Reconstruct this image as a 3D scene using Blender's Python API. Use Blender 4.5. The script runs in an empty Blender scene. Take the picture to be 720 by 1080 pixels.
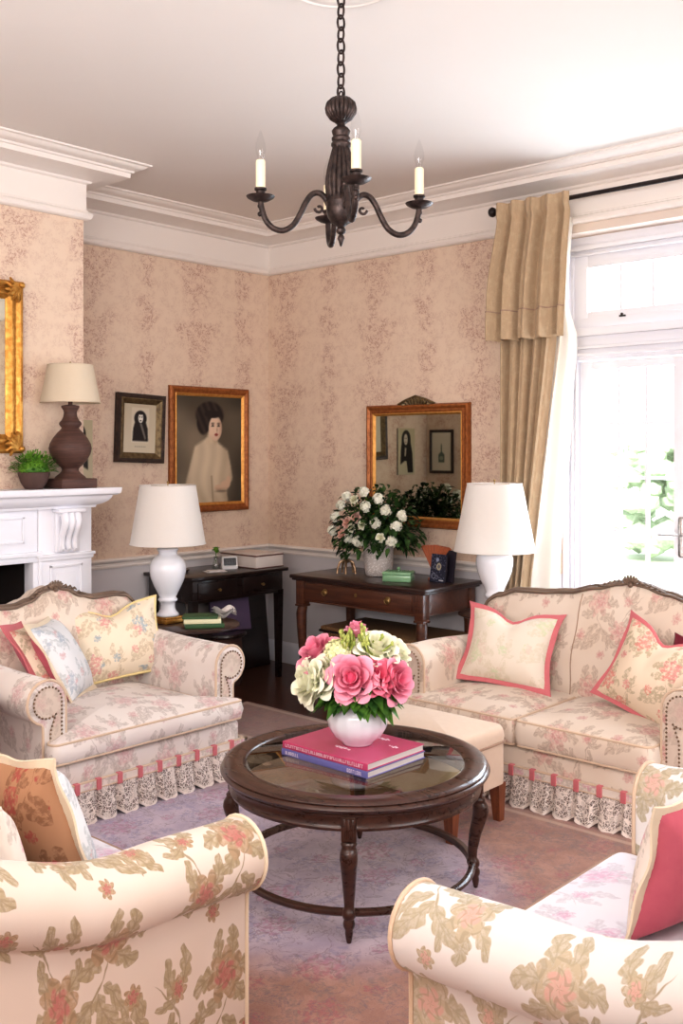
import bpy, bmesh, math, random
import numpy as np
from mathutils import Vector, Matrix, Euler

PI = math.pi
SC = bpy.context.scene
COL = SC.collection
rnd = random.Random(7)

# ------------------------------------------------------------------ helpers
def lin(c):
    c = c / 255.0
    return c / 12.92 if c <= 0.04045 else ((c + 0.055) / 1.055) ** 2.4
def rgb(r, g, b): return (lin(r), lin(g), lin(b), 1.0)

class MB:
    """collects shapes and links them as one mesh object"""
    def __init__(s): s.v = []; s.f = []; s.uv = []; s.mi = []; s.c = []; s.hascol = False
    def add(s, verts, faces, uvs=None, mi=0, cols=None):
        o = len(s.v)
        s.v += [tuple(p) for p in verts]
        if cols is not None: s.hascol = True; s.c += cols
        else: s.c += [(1, 1, 1)] * len(verts)
        for i, f in enumerate(faces):
            s.f.append(tuple(o + k for k in f)); s.mi.append(mi)
            s.uv.append(uvs[i] if uvs else None)
    def merge(s, other, M=None, mi=None):
        o = len(s.v)
        s.v += [tuple(M @ Vector(p)) if M else p for p in other.v]
        s.c += other.c; s.hascol = s.hascol or other.hascol
        for f, u, m in zip(other.f, other.uv, other.mi):
            s.f.append(tuple(o + k for k in f)); s.uv.append(u); s.mi.append(m if mi is None else mi)
    def bm(s, b, mi=0):
        b.verts.index_update()
        s.add([v.co[:] for v in b.verts], [[v.index for v in f.verts] for f in b.faces], mi=mi)
        b.free()
    # ---- shapes
    def box(s, x0, x1, y0, y1, z0, z1, bev=0.0, seg=2, M=None, mi=0):
        b = bmesh.new()
        bmesh.ops.create_cube(b, size=1.0)
        for v in b.verts:
            v.co = Vector(((x0 + x1) / 2 + v.co.x * (x1 - x0), (y0 + y1) / 2 + v.co.y * (y1 - y0), (z0 + z1) / 2 + v.co.z * (z1 - z0)))
        if bev > 0: bmesh.ops.bevel(b, geom=list(b.edges), offset=bev, segments=seg, affect='EDGES', profile=0.5)
        if M is not None: bmesh.ops.transform(b, matrix=M, verts=b.verts)
        s.bm(b, mi); return s
    def lathe(s, prof, segs=32, c=(0, 0, 0), M=None, mi=0, rf=None, caps=True, cols=None):
        vs = []; fs = []; n = len(prof)
        for (r, z) in prof:
            for k in range(segs):
                a = 2 * PI * k / segs
                rr = r * (rf(a, z) if rf else 1)
                p = Vector((c[0] + rr * math.cos(a), c[1] + rr * math.sin(a), c[2] + z))
                vs.append(M @ p if M is not None else p)
        for i in range(n - 1):
            for k in range(segs):
                k2 = (k + 1) % segs
                fs.append((i * segs + k, i * segs + k2, (i + 1) * segs + k2, (i + 1) * segs + k))
        if caps:
            if prof[0][0] > 1e-5: fs.append(tuple(range(segs))[::-1])
            if prof[-1][0] > 1e-5: fs.append(tuple((n - 1) * segs + k for k in range(segs)))
        s.add(vs, fs, mi=mi); return s
    def tube(s, pts, r, segs=8, closed=False, mi=0, flat=1.0, up=None):
        pts = [Vector(p) for p in pts]; n = len(pts)
        rs = r if isinstance(r, (list, tuple)) else [r] * n
        tang = []
        for i in range(n):
            if closed: t = pts[(i + 1) % n] - pts[i - 1]
            else: t = pts[min(i + 1, n - 1)] - pts[max(i - 1, 0)]
            tang.append(t.normalized() if t.length > 1e-9 else Vector((0, 0, 1)))
        u = Vector(up) if up else (Vector((0, 0, 1)) if abs(tang[0].z) < 0.9 else Vector((1, 0, 0)))
        vs = []; fs = []
        for i in range(n):
            t = tang[i]; u = (u - t * u.dot(t))
            if u.length < 1e-6: u = t.orthogonal()
            u.normalize(); w = t.cross(u)
            for k in range(segs):
                a = 2 * PI * k / segs
                vs.append(pts[i] + (u * math.cos(a) * flat + w * math.sin(a)) * rs[i])
        m = n if closed else n - 1
        for i in range(m):
            j = (i + 1) % n
            for k in range(segs):
                k2 = (k + 1) % segs
                fs.append((i * segs + k, i * segs + k2, j * segs + k2, j * segs + k))
        if not closed:
            fs.append(tuple(range(segs))[::-1]); fs.append(tuple((n - 1) * segs + k for k in range(segs)))
        s.add(vs, fs, mi=mi); return s
    def grid(s, fn, nu, nv, uvf=None, mi=0, colf=None, closeu=False):
        vs = []; cs = [] if colf else None; fs = []; us = [] if uvf else None
        for i in range(nu + 1):
            for j in range(nv + 1):
                vs.append(fn(i / nu, j / nv))
                if colf: cs.append(colf(i / nu, j / nv))
        for i in range(nu):
            for j in range(nv):
                a = i * (nv + 1) + j
                fs.append((a, a + nv + 1, a + nv + 2, a + 1))
                if uvf: us.append([uvf(i / nu, j / nv), uvf((i + 1) / nu, j / nv), uvf((i + 1) / nu, (j + 1) / nv), uvf(i / nu, (j + 1) / nv)])
        s.add(vs, fs, us, mi, cs); return s
    def ball(s, c, r, sub=2, sc=(1, 1, 1), mi=0, M=None):
        b = bmesh.new(); bmesh.ops.create_icosphere(b, subdivisions=sub, radius=1)
        for v in b.verts:
            p = Vector((v.co.x * r * sc[0], v.co.y * r * sc[1], v.co.z * r * sc[2]))
            if M is not None: p = M @ p
            v.co = p + Vector(c)
        s.bm(b, mi); return s
    def prism(s, poly, h0, h1, fmap, mi=0):
        n = len(poly)
        vs = [fmap(a, b, h0) for a, b in poly] + [fmap(a, b, h1) for a, b in poly]
        fs = [tuple(range(n))[::-1], tuple(range(n, 2 * n))]
        for i in range(n):
            j = (i + 1) % n
            fs.append((i, j, n + j, n + i))
        s.add(vs, fs, mi=mi); return s
    def slab(s, outline, rings, fmap, ctr=None, split=None):
        """outline [(a,b)]; rings [(inset, scale, h)] from one pole to the other"""
        n = len(outline)
        nor = []
        for i in range(n):
            a = Vector(outline[i - 1]); b = Vector(outline[(i + 1) % n]); t = b - a
            q = Vector((t.y, -t.x)); nor.append(q.normalized() if q.length > 1e-9 else Vector((0, 0)))
        if ctr is None: ctr = (sum(p[0] for p in outline) / n, sum(p[1] for p in outline) / n)
        c = Vector(ctr); vs = []; fs = []; mi = []
        for (ins, sc, h) in rings:
            for i in range(n):
                p = c + (Vector(outline[i]) - nor[i] * ins - c) * sc
                hh = h(p.x, p.y, sc) if callable(h) else h
                vs.append(fmap(p.x, p.y, hh))
        m = len(rings)
        for r in range(m - 1):
            for i in range(n):
                j = (i + 1) % n
                fs.append((r * n + i, r * n + j, (r + 1) * n + j, (r + 1) * n + i)); mi.append(0 if split is None or r >= split else 1)
        fs.append(tuple(range(n))[::-1]); mi.append(0 if split is None else 1)
        fs.append(tuple((m - 1) * n + i for i in range(n))); mi.append(0)
        o = len(s.v); s.v += [tuple(p) for p in vs]; s.c += [(1, 1, 1)] * len(vs)
        for f, k in zip(fs, mi):
            s.f.append(tuple(o + q for q in f)); s.uv.append(None); s.mi.append(k)
        return s
    # ---- link
    def obj(s, name, mat, parent=None, loc=(0, 0, 0), rot=(0, 0, 0), smooth=40, uvoff=(0, 0), uvrot=0.0, recalc=True):
        me = bpy.data.meshes.new(name)
        me.from_pydata(s.v, [], s.f)
        mats = mat if isinstance(mat, (list, tuple)) else [mat]
        for m in mats: me.materials.append(m)
        me.polygons.foreach_set('material_index', s.mi)
        if s.hascol:
            at = me.color_attributes.new('Col', 'FLOAT_COLOR', 'POINT')
            arr = np.ones((len(s.v), 4), dtype=np.float32); arr[:, :3] = np.array(s.c, dtype=np.float32)
            at.data.foreach_set('color', arr.ravel())
        me.update()
        uvl = me.uv_layers.new(name='UVMap')
        cr, sr = math.cos(uvrot), math.sin(uvrot)
        data = np.zeros(len(me.loops) * 2, dtype=np.float32)
        for p in me.polygons:
            u = s.uv[p.index]; nx, ny, nz = (abs(q) for q in p.normal)
            for k, li in enumerate(p.loop_indices):
                if u is not None: a, b = u[k]
                else:
                    co = s.v[me.loops[li].vertex_index]
                    if nz >= nx and nz >= ny: a, b = co[0], co[1]
                    elif nx >= ny: a, b = co[1], co[2]
                    else: a, b = co[0], co[2]
                a += uvoff[0]; b += uvoff[1]
                data[2 * li] = a * cr - b * sr; data[2 * li + 1] = a * sr + b * cr
        uvl.data.foreach_set('uv', data)
        if recalc:
            b = bmesh.new(); b.from_mesh(me); bmesh.ops.recalc_face_normals(b, faces=b.faces); b.to_mesh(me); b.free()
        if smooth:
            me.polygons.foreach_set('use_smooth', [True] * len(me.polygons))
            me.set_sharp_from_angle(angle=math.radians(smooth))
        o = bpy.data.objects.new(name, me); COL.objects.link(o)
        o.location = loc; o.rotation_euler = rot
        if parent: o.parent = parent
        return o

def tag(o, label, cat, group=None):
    o['label'] = label; o['category'] = cat
    if group: o['group'] = group
    return o
def thing(name, label, cat, loc=(0, 0, 0), rotz=0.0, group=None, rot=None):
    o = bpy.data.objects.new(name, None); COL.objects.link(o); o.empty_display_size = 0.1
    o.location = loc; o.rotation_euler = rot if rot else (0, 0, rotz)
    return tag(o, label, cat, group)
def struct(o):
    o['kind'] = 'structure'; return o
def part(mb, name, mat, parent, label=None, **k):
    o = mb.obj(name, mat, parent, **k)
    if label: o['label'] = label
    return o
def stuff(o): o['kind'] = 'stuff'; return o

def rpoly(pts, rad, seg=5):
    """rounded polygon"""
    out = []; n = len(pts)
    for i in range(n):
        p = Vector(pts[i]); a = Vector(pts[i - 1]); b = Vector(pts[(i + 1) % n])
        r = rad[i] if isinstance(rad, (list, tuple)) else rad
        da = (a - p); db = (b - p)
        r = min(r, da.length * 0.49, db.length * 0.49)
        if r < 1e-5: out.append(p[:]); continue
        p0 = p + da.normalized() * r; p1 = p + db.normalized() * r
        for k in range(seg + 1):
            t = k / seg
            q = p0 * (1 - t) ** 2 + p * 2 * t * (1 - t) + p1 * t * t
            out.append(q[:])
    return out
def resample(poly, step):
    out = []; n = len(poly)
    for i in range(n):
        a = Vector(poly[i]); b = Vector(poly[(i + 1) % n]); L = (b - a).length
        m = max(1, int(L / step))
        for k in range(m): out.append((a + (b - a) * (k / m))[:])
    return out
def sst(a, b, x):
    t = min(1, max(0, (x - a) / (b - a))); return t * t * (3 - 2 * t)
def lerpt(tab, x):
    if x <= tab[0][0]: return tab[0][1]
    for (a, p), (b, q) in zip(tab, tab[1:]):
        if x <= b:
            t = (x - a) / (b - a); return p + (q - p) * t
    return tab[-1][1]
def smt(tab, x):
    if x <= tab[0][0]: return tab[0][1]
    for (a, p), (b, q) in zip(tab, tab[1:]):
        if x <= b:
            t = (x - a) / (b - a); t = t * t * (3 - 2 * t); return p + (q - p) * t
    return tab[-1][1]

# ------------------------------------------------------------------ node helpers
class NB:
    def __init__(s, nt): s.nt = nt
    def set(s, sock, v):
        if v is None: return
        if isinstance(v, bpy.types.NodeSocket): s.nt.links.new(v, sock)
        else: sock.default_value = v
    def m(s, op, a, b=None, c=None, clamp=False):
        n = s.nt.nodes.new('ShaderNodeMath'); n.operation = op; n.use_clamp = clamp
        s.set(n.inputs[0], a); s.set(n.inputs[1], b); s.set(n.inputs[2], c); return n.outputs[0]
    def vm(s, op, a, b=None, out=0):
        n = s.nt.nodes.new('ShaderNodeVectorMath'); n.operation = op
        s.set(n.inputs[0], a); s.set(n.inputs[1], b); return n.outputs[out]
    def scale(s, a, k):
        n = s.nt.nodes.new('ShaderNodeVectorMath'); n.operation = 'SCALE'
        s.set(n.inputs[0], a); s.set(n.inputs['Scale'], k); return n.outputs[0]
    def xyz(s, v):
        n = s.nt.nodes.new('ShaderNodeSeparateXYZ'); s.set(n.inputs[0], v); return n.outputs
    def comb(s, x, y, z=0.0):
        n = s.nt.nodes.new('ShaderNodeCombineXYZ'); s.set(n.inputs[0], x); s.set(n.inputs[1], y); s.set(n.inputs[2], z); return n.outputs[0]
    def mix(s, f, a, b):
        n = s.nt.nodes.new('ShaderNodeMix'); n.data_type = 'RGBA'
        s.set(n.inputs[0], f); s.set(n.inputs[6], a); s.set(n.inputs[7], b); return n.outputs[2]
    def noise(s, vec, scale, detail=3.0, rough=0.55, out=0, dist=0.0):
        n = s.nt.nodes.new('ShaderNodeTexNoise')
        s.set(n.inputs['Vector'], vec); n.inputs['Scale'].default_value = scale
        n.inputs['Detail'].default_value = detail; n.inputs['Roughness'].default_value = rough
        n.inputs['Distortion'].default_value = dist
        return n.outputs[out]
    def vor(s, vec, scale, feature='F1', out='Distance', rand=1.0):
        n = s.nt.nodes.new('ShaderNodeTexVoronoi'); n.feature = feature
        s.set(n.inputs['Vector'], vec); n.inputs['Scale'].default_value = scale; n.inputs['Randomness'].default_value = rand
        return n.outputs[out]
    def ss(s, x, a, b, o0=0.0, o1=1.0):
        n = s.nt.nodes.new('ShaderNodeMapRange'); n.interpolation_type = 'SMOOTHSTEP'
        s.set(n.inputs[0], x); s.set(n.inputs[1], a); s.set(n.inputs[2], b); s.set(n.inputs[3], o0); s.set(n.inputs[4], o1); return n.outputs[0]
    def rot(s, v, ang):
        n = s.nt.nodes.new('ShaderNodeVectorRotate'); n.rotation_type = 'Z_AXIS'
        s.set(n.inputs['Vector'], v); s.set(n.inputs['Angle'], ang); return n.outputs[0]
    def uv(s): return s.nt.nodes.new('ShaderNodeUVMap').outputs[0]
    def ocoord(s): return s.nt.nodes.new('ShaderNodeTexCoord').outputs['Object']
    def attr(s, name):
        n = s.nt.nodes.new('ShaderNodeAttribute'); n.attribute_name = name; return n.outputs['Color']
    def bump(s, h, strength=0.3, dist=0.002):
        n = s.nt.nodes.new('ShaderNodeBump'); s.set(n.inputs['Height'], h)
        n.inputs['Strength'].default_value = strength; n.inputs['Distance'].default_value = dist; return n.outputs[0]

def mat(name, color=None, rough=0.5, metal=0.0, spec=0.5, fn=None, coat=0.0, sheen=0.0, trans=0.0, ior=1.45):
    m = bpy.data.materials.new(name); m.use_nodes = True
    nt = m.node_tree; b = nt.nodes['Principled BSDF']
    if color: b.inputs['Base Color'].default_value = color
    b.inputs['Roughness'].default_value = rough; b.inputs['Metallic'].default_value = metal
    b.inputs['Specular IOR Level'].default_value = spec
    b.inputs['Coat Weight'].default_value = coat; b.inputs['Coat Roughness'].default_value = 0.08
    b.inputs['Sheen Weight'].default_value = sheen
    b.inputs['Transmission Weight'].default_value = trans; b.inputs['IOR'].default_value = ior
    if fn:
        nb = NB(nt); r = fn(nb)
        for k, v in r.items(): nb.set(b.inputs[k], v)
    return m

# ---- node groups for the woven florals
def leaf_group():
    g = bpy.data.node_groups.new('leaf_motif', 'ShaderNodeTree')
    g.interface.new_socket('P', in_out='INPUT', socket_type='NodeSocketVector')
    for k in ('CX', 'CY', 'ANG', 'L', 'W', 'BEND'): g.interface.new_socket(k, in_out='INPUT', socket_type='NodeSocketFloat')
    g.interface.new_socket('Mask', in_out='OUTPUT', socket_type='NodeSocketFloat')
    g.interface.new_socket('Vein', in_out='OUTPUT', socket_type='NodeSocketFloat')
    nb = NB(g); i = g.nodes.new('NodeGroupInput'); o = g.nodes.new('NodeGroupOutput')
    d = nb.vm('SUBTRACT', i.outputs['P'], nb.comb(i.outputs['CX'], i.outputs['CY']))
    d = nb.rot(d, nb.m('MULTIPLY', i.outputs['ANG'], -1.0))
    q = nb.xyz(d); x, y = q[0], q[1]
    L = i.outputs['L']
    t = nb.m('DIVIDE', x, L)
    yb = nb.m('SUBTRACT', y, nb.m('MULTIPLY', i.outputs['BEND'], nb.m('DIVIDE', nb.m('MULTIPLY', x, x), L)))
    ay = nb.m('ABSOLUTE', yb)
    e = nb.m('SQRT', nb.m('MAXIMUM', nb.m('MULTIPLY', t, nb.m('SUBTRACT', 1.0, t)), 0.0))
    lob = nb.m('ADD', 0.60, nb.m('MULTIPLY', 0.40, nb.m('ABSOLUTE', nb.m('SINE', nb.m('MULTIPLY', nb.m('POWER', nb.m('MAXIMUM', t, 0.0), 0.8), 9.5)))))
    e = nb.m('MULTIPLY', nb.m('MULTIPLY', e, lob), nb.m('MULTIPLY', i.outputs['W'], 2.0))
    mask = nb.ss(nb.m('SUBTRACT', e, ay), 0.0, 0.010)
    vein = nb.ss(ay, 0.002, 0.008, 1.0, 0.0)
    side = nb.m('SINE', nb.m('MULTIPLY', nb.m('SUBTRACT', x, nb.m('MULTIPLY', ay, 1.4)), 85.0))
    vein = nb.m('MULTIPLY', nb.m('MAXIMUM', vein, nb.m('MULTIPLY', nb.ss(side, 0.35, 0.95), 0.8)), mask)
    nb.set(o.inputs['Mask'], mask); nb.set(o.inputs['Vein'], vein)
    return g
def rose_group():
    g = bpy.data.node_groups.new('rose_motif', 'ShaderNodeTree')
    g.interface.new_socket('P', in_out='INPUT', socket_type='NodeSocketVector')
    for k in ('CX', 'CY', 'R', 'PH'): g.interface.new_socket(k, in_out='INPUT', socket_type='NodeSocketFloat')
    for k in ('Mask', 'Core', 'Line'): g.interface.new_socket(k, in_out='OUTPUT', socket_type='NodeSocketFloat')
    nb = NB(g); i = g.nodes.new('NodeGroupInput'); o = g.nodes.new('NodeGroupOutput')
    d = nb.vm('SUBTRACT', i.outputs['P'], nb.comb(i.outputs['CX'], i.outputs['CY']))
    q = nb.xyz(d); r = nb.m('DIVIDE', nb.vm('LENGTH', d, out=1), i.outputs['R'])
    th = nb.m('ADD', nb.m('ARCTAN2', q[1], q[0]), i.outputs['PH'])
    pet = nb.m('ABSOLUTE', nb.m('SINE', nb.m('ADD', nb.m('MULTIPLY', th, 3.5), nb.m('MULTIPLY', r, 1.2))))
    edge = nb.m('ADD', 0.66, nb.m('MULTIPLY', pet, 0.34))
    mask = nb.ss(nb.m('SUBTRACT', edge, r), 0.0, 0.07)
    pet2 = nb.m('ABSOLUTE', nb.m('SINE', nb.m('ADD', nb.m('MULTIPLY', th, 2.5), nb.m('MULTIPLY', r, -4.0))))
    core = nb.ss(nb.m('SUBTRACT', nb.m('ADD', 0.34, nb.m('MULTIPLY', pet2, 0.26)), r), 0.0, 0.12)
    ln = nb.m('SINE', nb.m('ADD', nb.m('MULTIPLY', r, 15.0), nb.m('MULTIPLY', pet2, 4.0)))
    line = nb.m('MULTIPLY', nb.ss(ln, 0.35, 0.9), mask)
    nb.set(o.inputs['Mask'], mask); nb.set(o.inputs['Core'], core); nb.set(o.inputs['Line'], line)
    return g
LEAFG = leaf_group(); ROSEG = rose_group()
D2R = PI / 180
TILE_LEAVES = []
for k, a in enumerate((10, 62, 118, 172, 232, 300)):
    TILE_LEAVES.append((-.14 + .10 * math.cos(a * D2R), .19 + .10 * math.sin(a * D2R), a * D2R, .19, .075, .45 if k % 2 else -.4))
for k, a in enumerate((-25, 40, 140, 215, 285)):
    TILE_LEAVES.append((.21 + .08 * math.cos(a * D2R), -.12 + .08 * math.sin(a * D2R), a * D2R, .18, .065, .5 if k % 2 else -.45))
TILE_LEAVES += [(-.16, .08, -70 * D2R, .50, .014, .5), (-.06, -.10, -105 * D2R, .34, .085, -.6), (-.02, -.12, -62 * D2R, .30, .080, .6),
                (-.10, -.06, -158 * D2R, .32, .065, .7), (.24, -.04, 78 * D2R, .40, .014, -.45), (.29, .22, 28 * D2R, .19, .08, .6),
                (.25, .25, 125 * D2R, .20, .075, -.6), (-.34, -.20, 205 * D2R, .15, .06, .5), (-.34, -.22, 262 * D2R, .20, .06, -.5), (.30, .20, -40 * D2R, .16, .055, .6)]
TILE_ROSES = [(-.14, .19, .18, 0.3), (.21, -.12, .155, 1.7), (.28, .23, .075, .5), (-.34, -.19, .08, 2.2), (-.02, -.40, .07, 1.0)]
def floral(nb, uv, sx, sy, warp=0.035):
    """half-drop repeat of roses, acanthus leaves and curling stems"""
    p = nb.vm('MULTIPLY', uv, (1 / sx, 1 / sy, 0))
    w = nb.noise(p, 5.0, 2.0, 0.6, out=1)
    p = nb.vm('ADD', p, nb.scale(nb.vm('SUBTRACT', w, (.5, .5, .5)), warp * 2))
    q = nb.xyz(p)
    col = nb.m('FLOOR', q[0])
    v = nb.m('ADD', q[1], nb.m('MULTIPLY', nb.m('FLOORED_MODULO', col, 2.0), 0.5))
    P = nb.comb(nb.m('SUBTRACT', nb.m('FRACT', q[0]), .5), nb.m('SUBTRACT', nb.m('FRACT', v), .5))
    lm = None; lv = None
    for L in TILE_LEAVES:
        g = nb.nt.nodes.new('ShaderNodeGroup'); g.node_tree = LEAFG; nb.set(g.inputs['P'], P)
        for k, val in zip(('CX', 'CY', 'ANG', 'L', 'W', 'BEND'), L): g.inputs[k].default_value = val
        lm = g.outputs[0] if lm is None else nb.m('MAXIMUM', lm, g.outputs[0])
        lv = g.outputs[1] if lv is None else nb.m('MAXIMUM', lv, g.outputs[1])
    rm = rc = rl = None
    for R in TILE_ROSES:
        g = nb.nt.nodes.new('ShaderNodeGroup'); g.node_tree = ROSEG; nb.set(g.inputs['P'], P)
        for k, val in zip(('CX', 'CY', 'R', 'PH'), R): g.inputs[k].default_value = val
        rm = g.outputs[0] if rm is None else nb.m('MAXIMUM', rm, g.outputs[0])
        rc = g.outputs[1] if rc is None else nb.m('MAXIMUM', rc, g.outputs[1])
        rl = g.outputs[2] if rl is None else nb.m('MAXIMUM', rl, g.outputs[2])
    return lm, lv, rm, rc, rl
def weave_h(nb, uv, s=900):
    return nb.noise(uv, s, 1.0, 0.5)
def floral_mat(name, base, leaf, leafd, rose, core, sx, sy, kl=1.0, kr=1.0, tint=None, rough=0.85, wear=.35, kv=.4, warp=.035):
    def fn(nb):
        uv = nb.uv()
        lm, lv, rm, rc, rl = floral(nb, uv, sx, sy, warp)
        worn = nb.ss(nb.noise(uv, 55.0, 4.0, .75), .36, .58, 1.0 - wear, 1.0)
        b = nb.mix(nb.ss(nb.noise(uv, 3.0, 2.0), .35, .65), base, tint or base)
        c = nb.mix(nb.m('MULTIPLY', nb.m('MULTIPLY', lm, kl), worn), b, leaf)
        c = nb.mix(nb.m('MULTIPLY', lv, kv * kl), c, leafd)
        c = nb.mix(nb.m('MULTIPLY', nb.m('MULTIPLY', rm, kr), worn), c, rose)
        c = nb.mix(nb.m('MULTIPLY', rc, nb.m('MULTIPLY', worn, .9 * kr)), c, core)
        c = nb.mix(nb.m('MULTIPLY', rl, .45 * kr), c, leafd)
        return {'Base Color': c, 'Normal': nb.bump(weave_h(nb, uv), .25, .001)}
    return mat(name, None, rough, fn=fn, spec=.25, sheen=.15)
# ------------------------------------------------------------------ materials
def wallpaper_fn(nb):
    uv = nb.uv(); q = nb.xyz(uv)
    wv = nb.noise(uv, 5.0, 3.0, .6, out=1)
    p = nb.vm('ADD', uv, nb.scale(nb.vm('SUBTRACT', wv, (.5, .5, .5)), .16))
    s = nb.xyz(p)
    # broad medallion columns every .86 m, slim garlands between them
    def cells(px, py, ox, oy):
        return (nb.m('SUBTRACT', nb.m('FRACT', nb.m('ADD', nb.m('DIVIDE', s[0], px), ox)), .5),
                nb.m('SUBTRACT', nb.m('FRACT', nb.m('ADD', nb.m('DIVIDE', s[1], py), oy)), .5))
    a, b = cells(.86, .42, .29, .1)
    # heart / bouquet shape: wide at the top, pointed below
    wid = nb.m('ADD', .15, nb.m('MULTIPLY', b, .22))
    e1 = nb.m('MULTIPLY', nb.ss(nb.m('SUBTRACT', wid, nb.m('ABSOLUTE', a)), -.06, .10), nb.ss(nb.m('ABSOLUTE', b), .46, .30))
    a2, b2 = cells(.86, .30, .79, .35)
    e2 = nb.m('MULTIPLY', nb.ss(nb.m('ABSOLUTE', a2), .12, .03), nb.ss(nb.m('ABSOLUTE', b2), .50, .22))
    a3, b3 = cells(.43, .42, .12, .6)
    e3 = nb.m('MULTIPLY', nb.ss(nb.m('ABSOLUTE', a3), .20, .04), nb.ss(nb.m('ABSOLUTE', b3), .34, .12))
    env = nb.m('MAXIMUM', nb.m('MAXIMUM', e1, e2), nb.m('MULTIPLY', e3, .7))
    brk = nb.ss(nb.noise(uv, 16.0, 3.0, .65), .40, .58)
    env2 = nb.m('ADD', nb.m('MULTIPLY', env, nb.m('ADD', .35, nb.m('MULTIPLY', brk, .65))), nb.m('MULTIPLY', brk, .32), clamp=True)
    jit = nb.vm('ADD', uv, nb.scale(nb.vm('SUBTRACT', nb.noise(uv, 34.0, 2.0, .6, out=1), (.5, .5, .5)), .05))
    leafy = nb.ss(nb.vor(nb.vm('MULTIPLY', jit, (1.0, .7, 1)), 62.0), .42, .22)
    rid = nb.m('ABSOLUTE', nb.m('SUBTRACT', nb.noise(uv, 30.0, 3.0, .6, dist=.8), .5))
    scr = nb.ss(rid, .045, .008)
    tone = nb.m('MULTIPLY', env2, nb.m('ADD', .16, nb.m('MAXIMUM', nb.m('MULTIPLY', leafy, .62), nb.m('MULTIPLY', scr, .62))), clamp=True)
    base = nb.mix(nb.noise(uv, 2.2, 3.0), rgb(232, 210, 190), rgb(226, 202, 180))
    lit = nb.m('MULTIPLY', env2, nb.m('MULTIPLY', nb.ss(nb.vor(jit, 80.0), .30, .12), .45))
    c = nb.mix(nb.m('MULTIPLY', tone, .85), base, rgb(174, 126, 112))
    c = nb.mix(lit, c, rgb(240, 222, 206))
    return {'Base Color': c, 'Normal': nb.bump(nb.noise(uv, 220.0, 2.0), .12, .001)}
M = {}
M['wallpaper'] = mat('wallpaper', rough=.8, spec=.2, fn=wallpaper_fn)
def paint(name, c1, c2, rough=.5):
    def fn(nb):
        o = nb.ocoord()
        return {'Base Color': nb.mix(nb.noise(o, 1.5, 2.0), c1, c2), 'Normal': nb.bump(nb.noise(o, 130.0, 2.0), .04, .001)}
    return mat(name, rough=rough, spec=.35, fn=fn)
M['ceiling'] = paint('ceiling_paint', rgb(234, 226, 220), rgb(230, 221, 214), .9)
M['crown'] = paint('crown_paint', rgb(240, 231, 224), rgb(236, 226, 219), .55)
M['wains'] = paint('wainscot_paint', rgb(218, 213, 214), rgb(212, 206, 208), .5)
M['white'] = paint('white_gloss_paint', rgb(240, 239, 244), rgb(234, 233, 240), .35)
M['lintel'] = paint('plain_wall_paint', rgb(226, 210, 198), rgb(221, 204, 192), .8)
def wood(name, c1, c2, c3, scale=1.0, rough=.3, axis=(1, 12, 12), coat=.3):
    def fn(nb):
        o = nb.vm('MULTIPLY', nb.ocoord(), axis)
        n = nb.noise(o, 4.0 * scale, 5.0, .6, dist=.6)
        f = nb.noise(nb.vm('MULTIPLY', o, (1, 4, 4)), 14.0 * scale, 3.0, .6)
        c = nb.mix(nb.ss(n, .3, .7), c1, c2)
        c = nb.mix(nb.m('MULTIPLY', nb.ss(f, .5, .75), .5), c, c3)
        return {'Base Color': c, 'Roughness': nb.ss(n, 0.2, .8, rough, rough + .12)}
    return mat(name, rough=rough, fn=fn, coat=coat)
M['floorwood'] = None
def floor_fn(nb):
    uv = nb.uv(); q = nb.xyz(uv)
    row = nb.m('FLOOR', nb.m('DIVIDE', q[1], .11))
    x = nb.m('ADD', q[0], nb.m('MULTIPLY', row, .37))
    n = nb.noise(nb.comb(nb.m('MULTIPLY', x, 1.5), nb.m('MULTIPLY', q[1], 22.0), row), 3.0, 4.0, .6)
    gap = nb.ss(nb.m('ABSOLUTE', nb.m('SUBTRACT', nb.m('FRACT', nb.m('DIVIDE', q[1], .11)), .5)), .47, .5)
    c = nb.mix(n, rgb(58, 32, 24), rgb(92, 54, 38))
    c = nb.mix(gap, c, rgb(24, 14, 11))
    return {'Base Color': c}
M['floorwood'] = mat('dark_floorboards', rough=.3, fn=floor_fn)
M['table'] = wood('coffee_table_mahogany', rgb(54, 32, 25), rgb(78, 47, 37), rgb(36, 22, 18), rough=.24)
M['console'] = wood('console_walnut', rgb(72, 40, 28), rgb(98, 57, 38), rgb(46, 27, 20), rough=.3)
M['consoletop'] = wood('console_top_dark_walnut', rgb(44, 26, 22), rgb(62, 38, 31), rgb(30, 19, 17), rough=.28)
M['desk'] = wood('ebonised_desk', rgb(26, 15, 13), rgb(38, 22, 19), rgb(17, 10, 9), rough=.25)
M['legwood'] = wood('stool_leg_wood', rgb(120, 66, 42), rgb(150, 88, 58), rgb(88, 48, 32), axis=(12, 12, 1), rough=.35)
M['crestwood'] = wood('carved_crest_wood', rgb(94, 76, 64), rgb(134, 112, 95), rgb(62, 48, 41), rough=.45, coat=.1)
M['lampwood'] = wood('turned_brown_wood', rgb(74, 50, 44), rgb(98, 68, 59), rgb(54, 36, 32), axis=(2, 2, 30), rough=.55, coat=0)
def metal(name, c1, c2, rough, metal_=1.0, sc=40.0):
    def fn(nb):
        o = nb.ocoord(); n = nb.noise(o, sc, 3.0, .6)
        return {'Base Color': nb.mix(nb.ss(n, .35, .65), c1, c2), 'Roughness': nb.ss(n, .3, .7, rough, rough + .15)}
    return mat(name, metal=metal_, rough=rough, fn=fn)
M['gold'] = metal('gilded_wood', rgb(204, 154, 80), rgb(182, 128, 58), .38, .75)
M['giltbrown'] = metal('bronzed_gilt_frame', rgb(164, 98, 50), rgb(140, 80, 38), .34, .4)
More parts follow.
